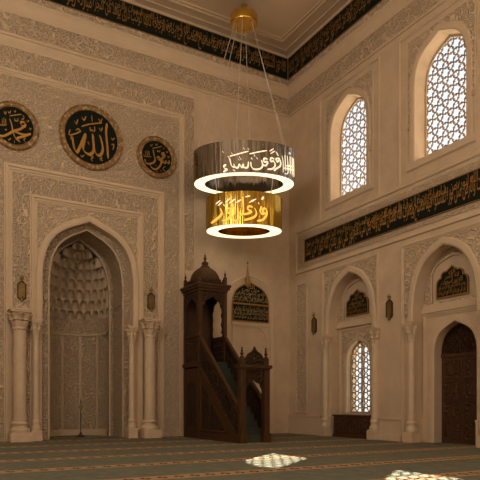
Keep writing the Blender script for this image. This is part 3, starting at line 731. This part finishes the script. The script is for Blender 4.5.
g = Geo(RT); hband(g, 7.76, 7.95, Y0, 22.6, .03); hband(g, 9.02, 9.28, Y0, 22.6, .03); hband(g, 7.95, 9.02, 22.1, 22.6, .03); trim(g, M['carved_fine'])

# the two bays
def bay(u, colo, fr):
    a = arch(u, 1.38, 4.42, 4.5, 6.9, p1=.70, p2=(.60, .90))
    g = Geo(RT); g.mold(a, [(-.012, -.49), (-.012, .04), (.05, .08), (.2, .08), (.26, .04), (.26, -.02)]); trim(g, M['stone_mold'])
    L, R_ = fr
    g = Geo(RT); g.mold(rect_path(L + .16, R_ - .16, 0, 7.14), step_prof(.16, .08)); trim(g, M['stone_mold'])
    out = arch(u, 1.62, 4.6, 4.62, 7.08, p1=.70, p2=(.60, .90))
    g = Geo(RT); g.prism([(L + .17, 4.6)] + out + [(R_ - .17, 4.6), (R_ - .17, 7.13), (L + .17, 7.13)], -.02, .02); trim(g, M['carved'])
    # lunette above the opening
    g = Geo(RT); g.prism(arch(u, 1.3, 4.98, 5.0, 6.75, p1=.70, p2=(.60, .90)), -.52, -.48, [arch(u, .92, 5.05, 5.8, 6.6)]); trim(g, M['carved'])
    g = Geo(RT); g.mold(arch(u, .92, 5.05, 5.8, 6.6), [(0, -.52), (0, -.44), (.06, -.44), (.06, -.52)]); g.box(u - 1.38, u + 1.38, -.52, -.40, 4.70, 4.84); g.box(u - 1.38, u + 1.38, -.52, -.44, 4.84, 4.98); trim(g, M['stone_mold'])
bay(B1, None, (17.2, 20.8))
bay(B2, None, (12.05, 16.02))
def cartouche(u, label):
    z0, z1 = 5.16, 6.24
    root = tag(empty('calligraphy_plaque', (XW + .48, u, z0)), label, 'calligraphy panel', 'lobed script plaques')
    hw = .68
    def lobe(cx_, cz_, r, a0, a1, n=8): return [(cx_ + r * math.cos(math.radians(a0 + (a1 - a0) * i / n)), cz_ + r * math.sin(math.radians(a0 + (a1 - a0) * i / n))) for i in range(n + 1)]
    Lh = [(-hw, z0), (-hw, z0 + .46)] + lobe(-hw + .1 + .12, z0 + .50, .21, 180, 95) + lobe(-.30, z0 + .74, .18, 170, 95, 6) + lobe(-.12, z0 + .86, .12, 150, 100, 3) + [(0, z1)]
    pts = [(u + x, z) for x, z in Lh] + [(u - x, z) for x, z in reversed(Lh[:-1])]
    build('panel', Geo(RT).prism(pts, -.52, -.44), M['black'], root)
    g = Geo(RT); g.mold(pts, [(-.035, -.46), (-.035, -.425), (.012, -.425), (.012, -.46)], True); build('border', g, M['gold_dull'], root)
    g = Geo(RT)
    for t, w, za, zb in ((V4, .58, 5.22, 5.48), (V5, .56, 5.40, 5.64), ('الله نور السموات', .46, 5.58, 5.80), ('لله الامر', .3, 5.76, 5.96), ('الله', .14, 5.94, 6.10)):
        write(g, t, u + w, u - w, za, zb, -.432)
    build('lettering', g, M['gold'], root)
cartouche(19.02, 'lobed dark plaque with gold script above the small lattice window')
cartouche(14.07, 'lobed dark plaque with gold script above the wooden double door')
k0 = column('marble_column', 20.46, 0, .14, 3.72, 4.36, '', 'right wall bay columns', .34)
def move(root, x, y, label): root.location = (x, y, 0); root['label'] = label
move(k0, XW - .07, 20.50, 'slim marble column on the left of the small window bay')
dup(k0, (XW - .07, 17.38, 0), 'slim marble column on the right of the small window bay, beside the pier')
dup(k0, (XW - .07, 15.46, 0), 'slim marble column on the left of the door bay')
dup(k0, (XW - .07, 12.25, 0), 'slim marble column on the right of the door bay at the photo edge')

# lower lattice window
w3 = tag(empty('window_3', (XW + .85, 18.98, 1.0)), 'small pointed two-light lattice window above the low wooden cabinet', 'window', None, 'structure')
g = Geo(RT); g.mold(LOW, [(-.05, -.80), (-.05, -.69), (.01, -.69), (.01, -.80)]); g.box(18.25, 19.71, -.80, -.69, 1.0, 1.08); g.box(18.94, 19.02, -.80, -.68, 1.0, 4.1); build('frame', g, M['lattice'], w3)
g = Geo(RT)
for p, q in hankin(LOW, .215, .5): g.bar(p, q, .03, (-.76, -.73))
build('lattice', g, M['lattice'], w3)
build('pane', Geo(RT).prism(LOW, -.96, -.95), M['glass'], w3)
g = Geo(RT); g.mold(LOW, [(-.01, -.55), (-.01, -.46), (.04, -.43), (.12, -.43), (.14, -.52)]); g.mold(rect_path(18.98 - 1.08, 18.98 + 1.08, .9, 4.5), step_prof(.14, .06) and [(a, b - .5) for a, b in step_prof(.14, .07)]); trim(g, M['stone_mold'])
o = arch(18.98, .86, 3.0, 3.05, 4.28)
g = Geo(RT); g.prism([(17.92, 3.0)] + o + [(20.04, 3.0), (20.04, 4.48), (17.92, 4.48)], -.52, -.48); trim(g, M['carved'])
# cabinet below it
cb = tag(empty('low_cabinet', (16.2, 18.7, 0)), 'low dark wooden cabinet with carved panels under the small lattice window', 'cabinet')
ca, cz = 17.65, 19.94
build('body', Geo().box(16.03, 16.5, ca, cz, .1, .88), M['wood_door'], cb)
build('plinth', Geo().box(15.98, 16.5, ca - .02, cz + .02, 0, .12), M['wood_door'], cb)
build('top', Geo().box(15.97, 16.52, ca - .04, cz + .04, .88, .95), M['wood_door'], cb, bevel=.01)
n = 3; w = (cz - ca - .1) / n
for i in range(n):
    y0 = ca + .05 + i * w
    d = build('door', Geo().box(16.0, 16.04, y0 + .03, y0 + w - .03, .17, .83), M['wood_door'], cb, bevel=.008)
    build('carved_panel', Geo().box(15.99, 16.01, y0 + .1, y0 + w - .1, .24, .76), M['wood_door_carved'], d)
# double door
dr = tag(empty('door_1', (XW + .87, 13.98, 0)), 'dark carved wooden double door with a pierced pointed tympanum', 'door', None, 'structure')
for s in (-1, 1):
    lo, hi = (13.98 - .92, 13.975) if s < 0 else (13.985, 13.98 + .92)
    lf = build('door_leaf', Geo(RT).box(lo, hi, -.94, -.87, 0, 3.08), M['wood_door'], dr, bevel=.006)
    for k in range(4):
        z0 = .14 + k * .73; a, b = lo + .1, hi - .1
        g = Geo(RT); g.mold([(a, z0), (a, z0 + .64), (b, z0 + .64), (b, z0)], [(-.04, -.88), (-.04, -.85), (0, -.84), (0, -.88)], True); build('panel_frame', g, M['wood_door'], lf)
        build('carved_panel', Geo(RT).box(a + .04, b - .04, -.88, -.862, z0 + .04, z0 + .60), M['wood_door_carved'], lf)
        cxm = (a + b) / 2; zm = z0 + .32
        g = Geo(RT); g.prism([(cxm + .2 * math.cos(PI * i / 8) * (1 if i % 2 else .72), zm + .24 * math.sin(PI * i / 8) * (1 if i % 2 else .72)) for i in range(16)], -.87, -.85); build('rosette', g, M['wood_door'], lf)
    hy = 13.98 + s * .07
    g = Geo(RT); g.box(hy - .02, hy + .02, -.88, -.855, 1.35, 1.75); g.tube([(hy, -.86, 1.42), (hy, -.80, 1.45), (hy, -.80, 1.65), (hy, -.86, 1.68)], .014); build('handle', g, M['brass_dark'], lf)
build('transom', Geo(RT).box(13.98 - .92, 13.98 + .92, -.94, -.83, 3.08, 3.2), M['wood_door'], dr)
ty = arch(13.98, .92, 3.2, 3.22, 4.3)
build('tympanum', Geo(RT).prism(ty, -.94, -.88), M['wood_door_carved'], dr)
g = Geo(RT)
for p, q in hankin(ty, .13, .5): g.bar(p, q, .022, (-.885, -.865))
build('tympanum_tracery', g, M['wood_door'], dr)
g = Geo(RT); g.mold(ty, [(-.06, -.9), (-.06, -.85), (0, -.85), (0, -.9)]); build('tympanum_frame', g, M['wood_door'], dr)
g = Geo(RT); g.mold(arch(13.98, .92, 0, 3.1, 4.3), [(-.01, -.55), (-.01, -.47), (.05, -.45), (.16, -.45), (.18, -.52)]); g.mold(rect_path(14.05 - 1.2, 14.05 + 1.2, 0, 4.55), [(a, b - .5) for a, b in step_prof(.16, .08)]); trim(g, M['stone_mold'])
# jambs inside the bays get the same dado
g = Geo(RT)
for u in (B1, B2):
    for s in (-1, 1): g.box(u + s * 1.38 - .05, u + s * 1.38 + .05, -.5, .03, 0, .8); g.box(u + s * 1.38 - .06, u + s * 1.38 + .06, -.5, .05, .8, .88)
trim(g, M['stone'])

# ---------------------------------------------------------------- the minbar (pulpit)
mx, my = 10.9, 20.4
mb = tag(empty('minbar', (mx, my, 0)), 'dark carved wooden pulpit with stairs, portal and domed canopy standing by the wall', 'pulpit')
def SX(s, off=0): return lambda u, d, z: (mx + s * (.6 + off + d), my + u, z)      # side faces: u along the stairs, d outward
def FY(y): return lambda u, d, z: (mx + u, my + y - d, z)                              # faces looking at the door end
W_, WC = M['wood'], M['wood_carved']
YF, YK, YB = -2.33, .92, 2.42
zs0, zs1 = .30, 3.02         # stringer height at portal and at the tower
SL = (zs1 - zs0) / (YK - (-2.1))
def zl(y): return zs0 + (y + 2.1) * SL
for s in (-1, 1):
    build('base_board', Geo(SX(s)).box(YF + .1, YB, -.1, .03, 0, .2).box(YF + .1, YB, -.1, .015, .2, .25), W_, mb)
    sp_ = build('side_panel', Geo(SX(s)).prism([(-2.15, .2), (YK, .2), (YK, zs1), (-2.15, zs0 - .04)], -.06, -.01), W_, mb)
    g = Geo(SX(s)); tri = [(-1.25, .36), (YK - .1, .36), (YK - .1, zl(YK - .1) - .48), (-1.25, .42)]
    g.mold(tri, [(-.05, -.02), (-.05, .02), (0, .03), (.03, -.02)], True); build('panel_moulding', g, W_, sp_)
    build('carved_inset', Geo(SX(s)).prism([(-1.1, .42), (YK - .16, .42), (YK - .16, zl(YK - .16) - .62)], -.03, 0), WC, sp_)
    g = Geo(SX(s)); g.box(.0, .06, -.02, .03, .36, 1.75); build('stile', g, W_, sp_)
    g = Geo(SX(s)); g.prism([(-2.15, zl(-2.15) - .30), (YK, zl(YK) - .30), (YK, zl(YK)), (-2.15, zl(-2.15))], -.07, .035); build('stringer', g, W_, mb)
    hz = 1.16
    g = Geo(SX(s)); g.prism([(-2.15, zl(-2.15) + hz - .13), (YK, zl(YK) + hz - .13), (YK, zl(YK) + hz), (-2.15, zl(-2.15) + hz)], -.08, .045); build('handrail', g, W_, mb)
    g = Geo(SX(s)); g.prism([(-2.15, zl(-2.15) + .80), (YK, zl(YK) + .80), (YK, zl(YK) + .86), (-2.15, zl(-2.15) + .86)], -.05, .01); build('mid_rail', g, W_, mb)
    g = Geo(SX(s)); g.prism([(-2.15, zl(-2.15) - .02), (YK, zl(YK) - .02), (YK, zl(YK) + hz - .1), (-2.15, zl(-2.15) + hz - .1)], -.05, -.035); build('balustrade_panel', g, WC, mb)
    for i in range(19):
        y = -2.05 + i * .158; z0, z1 = zl(y) - .02, zl(y) + hz - .1; h = z1 - z0
        cx_, cy_, _ = SX(s)(y, -.02, 0)
        build('spindle', Geo().lathe([(.03, z0), (.03, z0 + .12 * h), (.018, z0 + .17 * h), (.034, z0 + .27 * h), (.02, z0 + .42 * h), (.036, z0 + .5 * h), (.02, z0 + .58 * h), (.034, z0 + .73 * h), (.018, z0 + .83 * h), (.03, z0 + .88 * h), (.03, z1)], (cx_, cy_, 0), 8), WC, mb, smooth=True)
NS = 12; run = (YK - (-2.2)) / NS
for i in range(NS):
    y = -2.2 + run * i; zt = 3.1 * (i + 1) / NS
    build('step', Geo().box(mx - .53, mx + .53, my + y, my + min(y + run * 2, YK), max(0, zt - .26 * 2), zt).box(mx - .53, mx + .53, my + y - .025, my + y + .05, zt - .045, zt + .005), M['stair'], mb)
build('platform', Geo().box(mx - .6, mx + .6, my + YK - .02, my + YB, 2.95, 3.1), M['stair'], mb)
# portal
for s in (-1, 1):
    x = mx + s * .50; y = my + YF
    p_ = build('portal_post', Geo().box(x - .11, x + .11, y - .09, y + .14, 0, 2.66).box(x - .14, x + .14, y - .12, y + .17, 0, .34).box(x - .085, x + .085, y - .06, y + .11, 2.8, 3.06), W_, mb, bevel=.01)
    build('finial', Geo().lathe([(.07, 3.06), (.085, 3.09), (.03, 3.13), (.075, 3.2), (.03, 3.27), (.05, 3.31), (.02, 3.35), (.04, 3.38), (0, 3.48)], (x, y + .02, 0), 12), W_, p_, smooth=True)
fa = scallop(arch(0, .37, 1.5, 1.72, 2.26), 7, .035)
g = Geo(FY(YF)); g.prism([(-.40, 1.5)] + fa + [(.40, 1.5), (.40, 2.42), (-.40, 2.42)], -.08, .0); build('portal_arch', g, WC, mb)
g = Geo(FY(YF)); g.mold(rect_path(-.385, .385, 1.5, 2.36), [(0, -.02), (0, .03), (.045, .03), (.045, -.02)]); g.mold(arch(0, .37, 1.5, 1.72, 2.26), [(0, -.02), (0, .025), (.03, .025), (.03, -.02)]); build('portal_moulding', g, W_, mb)
build('portal_frieze', Geo(FY(YF)).box(-.52, .52, -.1, .05, 2.42, 2.64), WC, mb)
build('portal_cornice', Geo(FY(YF)).box(-.62, .62, -.16, .10, 2.62, 2.68).box(-.68, .68, -.2, .16, 2.68, 2.8), W_, mb, bevel=.012)
cr = [(-.42, 2.8), (-.42, 2.98), (-.37, 3.0), (-.33, 3.12), (-.24, 3.22), (-.12, 3.28), (-.05, 3.36), (0, 3.46)]
cr = cr + [(-x, z) for x, z in reversed(cr[:-1])]
cres = build('crest', Geo(FY(YF)).prism(cr, -.04, .03, [[(-.03, 3.02), (0, 2.98), (.03, 3.02), (.03, 3.08), (0, 3.14), (-.03, 3.08)]]), WC, mb)
g = Geo(FY(YF)); g.mold(cr, [(-.035, 0), (-.035, .055), (.005, .055), (.005, 0)]); build('crest_edge', g, W_, cres)
# tower
P = .065
for sx in (-1, 1):
    for yy in (YK + P, YB - P):
        x = mx + sx * (.65 - P); y = my + yy
        p_ = build('tower_post', Geo().box(x - P, x + P, y - P, y + P, 0, 6.05), W_, mb, bevel=.008)
        build('finial', Geo().box(x - .06, x + .06, y - .06, y + .06, 6.3, 6.62).lathe([(.055, 6.62), (.065, 6.65), (.02, 6.69), (.055, 6.75), (.015, 6.83), (0, 6.95)], (x, y, 0), 10), W_, p_)
yc = (YK + YB) / 2; hw = (YB - YK) / 2
for s in (-1, 1):
    X_ = SX(s, .05)
    lp = build('lower_panel', Geo(X_).box(YK + .1, YB - .1, -.08, -.03, .2, 2.86), W_, mb)
    pa2 = arch(yc, hw - .28, .5, 1.7, 2.35)
    g = Geo(X_); g.mold(pa2, [(0, -.04), (0, .0), (.05, .0), (.05, -.04)]); g.mold(rect(YK + .2, YB - .2, .36, 2.7)[::-1], [(0, -.04), (0, 0), (.04, 0), (.04, -.04)], True); build('panel_moulding', g, W_, lp)
    build('carved_inset', Geo(X_).prism(pa2, -.04, -.02), WC, lp)
    build('belt_rail', Geo(X_).box(YK - .02, YB + .02, -.1, .03, 2.92, 3.0).box(YK - .04, YB + .02, -.1, .055, 3.0, 3.08), W_, mb)
    if s < 0:
        pp = build('parapet', Geo(X_).box(YK + .1, YB - .1, -.08, -.03, 3.08, 4.12), W_, mb)
        g = Geo(X_)
        for z0, z1 in ((3.18, 3.5), (3.58, 4.02)): g.box(YK + .2, YB - .2, -.03, -.015, z0, z1)
        build('carved_inset', g, WC, pp)
    else:
        holes = [circ((YK + .3 + .22 * i, 3.36 + .26 * j), .055, 12) for i in range(5) for j in range(3)]
        pp = build('parapet', Geo(X_).prism(rect(YK + .1, YB - .1, 3.08, 4.12), -.08, -.03, holes), WC, mb)
    build('parapet_rail', Geo(X_).box(YK + .05, YB - .05, -.1, .02, 4.12, 4.22), W_, mb)
    sa = scallop(arch(yc, hw - .26, 4.22, 5.1, 5.78), 9, .05)
    build('arch_screen', Geo(X_).prism([(YK + .1, 4.22)] + sa + [(YB - .1, 4.22), (YB - .1, 6.0), (YK + .1, 6.0)], -.08, -.03), WC, mb)
F_ = FY(YK)
sa = scallop(arch(0, .44, 4.3, 5.05, 5.80), 9, .05)
build('arch_screen', Geo(F_).prism([(-.56, 4.3)] + sa + [(.56, 4.3), (.56, 6.0), (-.56, 6.0)], -.09, -.03), WC, mb)
g = Geo(F_); g.mold(rect_path(-.49, .49, 4.3, 5.9), [(0, -.04), (0, .0), (.04, .0), (.04, -.04)]); build('screen_moulding', g, W_, mb)
build('back_panel', Geo().box(mx - .55, mx + .55, my + YB - .09, my + YB - .03, .2, 6.0), W_, mb)
build('tower_cornice', Geo().box(mx - .67, mx + .67, my + YK - .03, my + YB + .03, 6.0, 6.1).box(mx - .74, mx + .74, my + YK - .1, my + YB + .06, 6.1, 6.2).box(mx - .78, mx + .78, my + YK - .14, my + YB + .08, 6.2, 6.3), W_, mb, bevel=.012)
g = Geo()
mer = lambda c: [(c - .07, 6.3), (c - .07, 6.38), (c - .045, 6.42), (c - .05, 6.47), (c, 6.54), (c + .05, 6.47), (c + .045, 6.42), (c + .07, 6.38), (c + .07, 6.3)]
for i in range(7):
    c = -.48 + .16 * i
    for yy in (YK + .0, YB - .03): g.xf = FY(yy); g.prism(mer(c), -.04, .01)
for i in range(8):
    c = YK + .2 + .157 * i
    for s in (-1, 1): g.xf = SX(s, .05); g.prism(mer(c), -.05, .0)
build('merlon_cresting', g, WC, mb)
dc = (mx, my + yc, 0)
build('dome', Geo().lathe([(.66, 6.3), (.66, 6.36), (.62, 6.38), (.63, 6.46), (.62, 6.6), (.57, 6.76), (.47, 6.92), (.32, 7.04), (.2, 7.1), (.16, 7.14)], dc, 32), W_, mb, smooth=True)
build('dome_finial', Geo().lathe([(.2, 7.1), (.2, 7.15), (.12, 7.2), (.15, 7.27), (.14, 7.32), (.05, 7.38), (.04, 7.44), (.075, 7.5), (.03, 7.56), (.045, 7.61), (.015, 7.66), (0, 7.8)], dc, 16), W_, mb, smooth=True)

# slender stand in the niche
sx_, sy_ = 6.50, 25.15
st = tag(empty('microphone_stand', (sx_, sy_, 0)), 'slender dark stand with a round brass foot standing inside the mihrab niche', 'stand')
build('foot', Geo().lathe([(.19, 0), (.2, .03), (.16, .06), (.07, .09), (.05, .16), (.02, .2)], (sx_, sy_, 0), 20), M['brass_dark'], st, smooth=True)
build('pole', Geo().lathe([(.022, .16), (.022, 1.22)], (sx_, sy_, 0), 10), M['brass_dark'], st, smooth=True)
build('cup', Geo().lathe([(.02, 1.15), (.05, 1.2), (.085, 1.27), (.06, 1.33), (.03, 1.36)], (sx_, sy_, 0), 14), M['brass'], st, smooth=True)
build('tip', Geo().lathe([(.012, 1.34), (.02, 1.5), (.012, 1.56), (.0, 1.66)], (sx_, sy_, 0), 8), M['brass_dark'], st, smooth=True)

# ---------------------------------------------------------------- the chandelier
hx, hy_ = 12.185, 21.025
ch = tag(empty('chandelier', (hx, hy_, CEIL)), 'large two-tier chandelier of oval steel and gold drums with cut script, lit below', 'chandelier')
ca_, sa_ = math.cos(-YAW), math.sin(-YAW)
def DR(x, y, z): return (hx + x * ca_ - y * sa_, hy_ + x * sa_ + y * ca_, z)
def drum(name, A, B, inn, z0, z1, m, n=96):
    k = inn
    g = Geo(DR); g.lathe([(1, z0 + .03), (1, z1), (.985, z1), (.985, z0 + .03)], (0, 0, 0), n, ax=A, ay=B); s_ = g
    g2 = Geo(DR); g2.lathe([(k, z1 - .05), (k, z0 + .03), (k + .01, z0 + .03), (k + .01, z1 - .05)], (0, 0, 0), n, ax=A, ay=B)
    o = build(name, g, m, ch, smooth=True); o2 = build('inner_wall', g2, m, o, smooth=True)
    # fix: open lathes only
    g3 = Geo(DR); ring = []
    for r, z in ((1, z0 + .03), (1, z0), (k, z0), (k, z0 + .03)): ring.append((r, z))
    g3.lathe([(k, z0 + .03), (k, z0), (.992, z0), (.992, z0 + .03)], (0, 0, 0), n, ax=A, ay=B)
    return o, g3
def ringfaces(g, n):  # drop the two end caps a full lathe adds
    g.f = [f for f in g.f if len(f) <= 4]; return g
def shell(name, prof, A, B, m, parent, n=96):
    g = Geo(DR); P_ = prof + [prof[0]]; g.lathe(P_, (0, 0, 0), n, ax=A, ay=B); ringfaces(g, n); return build(name, g, m, parent, smooth=True)
SA, SB, GA, GB = 2.1, 1.3, 1.585, 1.0
sd = shell('steel_drum', [(1, 10.50), (1, 11.77), (.975, 11.77), (.975, 10.53), (.78, 10.53), (.78, 11.70), (.765, 11.70), (.765, 10.50)], SA, SB, M['silver'], ch)
shell('light_ring', [(.785, 10.50), (.785, 10.48), (.98, 10.48), (.98, 10.50)], SA, SB, M['glow'], sd)
gd = shell('gold_drum', [(1, 8.56), (1, 9.88), (.97, 9.88), (.97, 8.59), (.69, 8.59), (.69, 9.82), (.67, 9.82), (.67, 8.56)], GA, GB, M['golddrum'], ch)
shell('light_ring', [(.69, 8.56), (.69, 8.54), (.98, 8.54), (.98, 8.56)], GA, GB, M['glow'], gd)
def on_drum(A, B):
    def fn(x, z, d):
        q = max(-.9995, min(.9995, x / A)); t = math.asin(q)
        return DR((A + d) * math.sin(t), -(B + d) * math.cos(t), z)
    return fn
g = Geo(); pen(g, MAN[:7], .046, .016, on_drum(SA, SB), -.005, .012); pen(g, MAN[7:], .018, .010, on_drum(SA, SB), -.005, .010); pen(g, MAN_S, .032, .010, on_drum(SA, SB), -.005, .012); build('lettering', g, M['cut_white'], sd)
g = Geo(); pen(g, NUR, .066, .02, on_drum(GA, GB), -.005, .012); build('lettering', g, M['cut_gold'], gd)
g = Geo(); pen(g, NUR_S, .04, .012, on_drum(GA, GB), -.005, .012); build('vowel_marks', g, M['cut_white'], gd)
rc = (0, 0, 0)
build('stem', Geo(DR).lathe([(.12, CEIL), (.12, CEIL - .04), (.05, CEIL - .06), (.05, CEIL - .46)], rc, 16), M['brass'], ch, smooth=True)
cn = build('canopy', Geo(DR).lathe([(.50, CEIL - .44), (.545, CEIL - .45), (.56, CEIL - .48), (.56, CEIL - .80), (.545, CEIL - .83), (.50, CEIL - .84)], rc, 40), M['brass_bright'], ch, smooth=True)
for i in range(8):
    t = 2 * PI * i / 8
    build('cap_screw', Geo(DR).lathe([(.03, CEIL - .87), (.035, CEIL - .84), (.03, CEIL - .83)], (.38 * math.cos(t), .38 * math.sin(t), 0), 8), M['brass'], cn)
for i in range(6):
    t = 2 * PI * (i + .35) / 6
    build('cable', Geo(DR).tube([(.4 * math.cos(t), .4 * math.sin(t), CEIL - .83), (.97 * SA * math.cos(t), .97 * SB * math.sin(t), 11.75)], .013, 5), M['cable'], ch)
for i in range(4):
    t = 2 * PI * (i + .5) / 4
    build('cable', Geo(DR).tube([(.78 * SA * math.cos(t) , .78 * SB * math.sin(t), 10.6), (.97 * GA * math.cos(t), .97 * GB * math.sin(t), 9.8)], .013, 5), M['cable'], ch)

# ---------------------------------------------------------------- outside
struct('courtyard_ground', Geo().box(18.0, 60, -30, 60, -.3, -.02), M['ground'])
struct('sun_blocker_roof', Geo().box(17.1, 20.6, 11, 23.9, 5.6, 5.9), M['ground'])  # added out of view to keep direct sun off the lower window
for i in range(3): struct('sun_blocker_post', Geo().box(20.2, 20.5, 11.4 + 5.2 * i, 11.7 + 5.2 * i, -.1, 5.6), M['ground'])  # posts under the added sun-blocking roof

# ---------------------------------------------------------------- light
def area(name, loc, rot, size, power, col):
    l = bpy.data.lights.new(name, 'AREA'); l.energy = power; l.color = col; l.shape = 'DISK'; l.size = size
    o = bpy.data.objects.new(name, l); C.objects.link(o); o.location = loc; o.rotation_euler = rot; return o
WARM = (1, .86, .67)
def point(name, loc, r, power, col):
    l = bpy.data.lights.new(name, 'POINT'); l.energy = power; l.color = col; l.shadow_soft_size = r
    o = bpy.data.objects.new(name, l); C.objects.link(o); o.location = loc; return o
point('added_light', (-.5, 11.0, 12.6), 2.2, ADDED_LIGHT[0], WARM)  # unseen key light added to brighten the walls from the upper left
point('added_light', (5.5, -2.0, 10.5), 1.6, ADDED_LIGHT[1], WARM)  # unseen warm fill light added behind the camera
sun = bpy.data.lights.new('sun', 'SUN'); sun.energy = SUN; sun.angle = math.radians(.3); sun.color = (1, .86, .68)
so = bpy.data.objects.new('sun', sun); C.objects.link(so)
so.rotation_euler = Vector((-.685, -.55, -1)).to_track_quat('-Z', 'Y').to_euler(); so.location = (30, 30, 30)
w = bpy.data.worlds.new('sky'); S.world = w; w.use_nodes = True
nt = w.node_tree; bg = nt.nodes['Background']
tc = node(nt, 'ShaderNodeTexCoord'); sep = node(nt, 'ShaderNodeSeparateXYZ'); nt.links.new(tc.outputs['Generated'], sep.inputs[0])
c = ramp(nt, sep.outputs['Z'], [(0.0, (1.0, .97, .90)), (.3, (.93, .96, 1.0)), (1.0, (.72, .84, 1.0))])
nt.links.new(c, bg.inputs['Color']); bg.inputs['Strength'].default_value = SKY

# ---------------------------------------------------------------- camera
cam = bpy.data.cameras.new('camera'); co = bpy.data.objects.new('camera', cam); C.objects.link(co)
co.location = (0, 0, 1.4); co.rotation_euler = (PI / 2, 0, -YAW)
cam.sensor_width = 36; cam.sensor_fit = 'HORIZONTAL'; cam.lens = 36 * 586 / 480; cam.shift_y = (404 - 240) / 480
S.camera = co
S.view_settings.view_transform = 'Standard'; S.view_settings.look = 'None'; S.view_settings.exposure = .08; S.view_settings.gamma = 1
S.view_settings.use_curve_mapping = False
S.cycles.use_denoising = True; S.cycles.max_bounces = 8; S.cycles.diffuse_bounces = 5; S.cycles.sample_clamp_indirect = 6; S.cycles.caustics_reflective = False; S.cycles.caustics_refractive = False
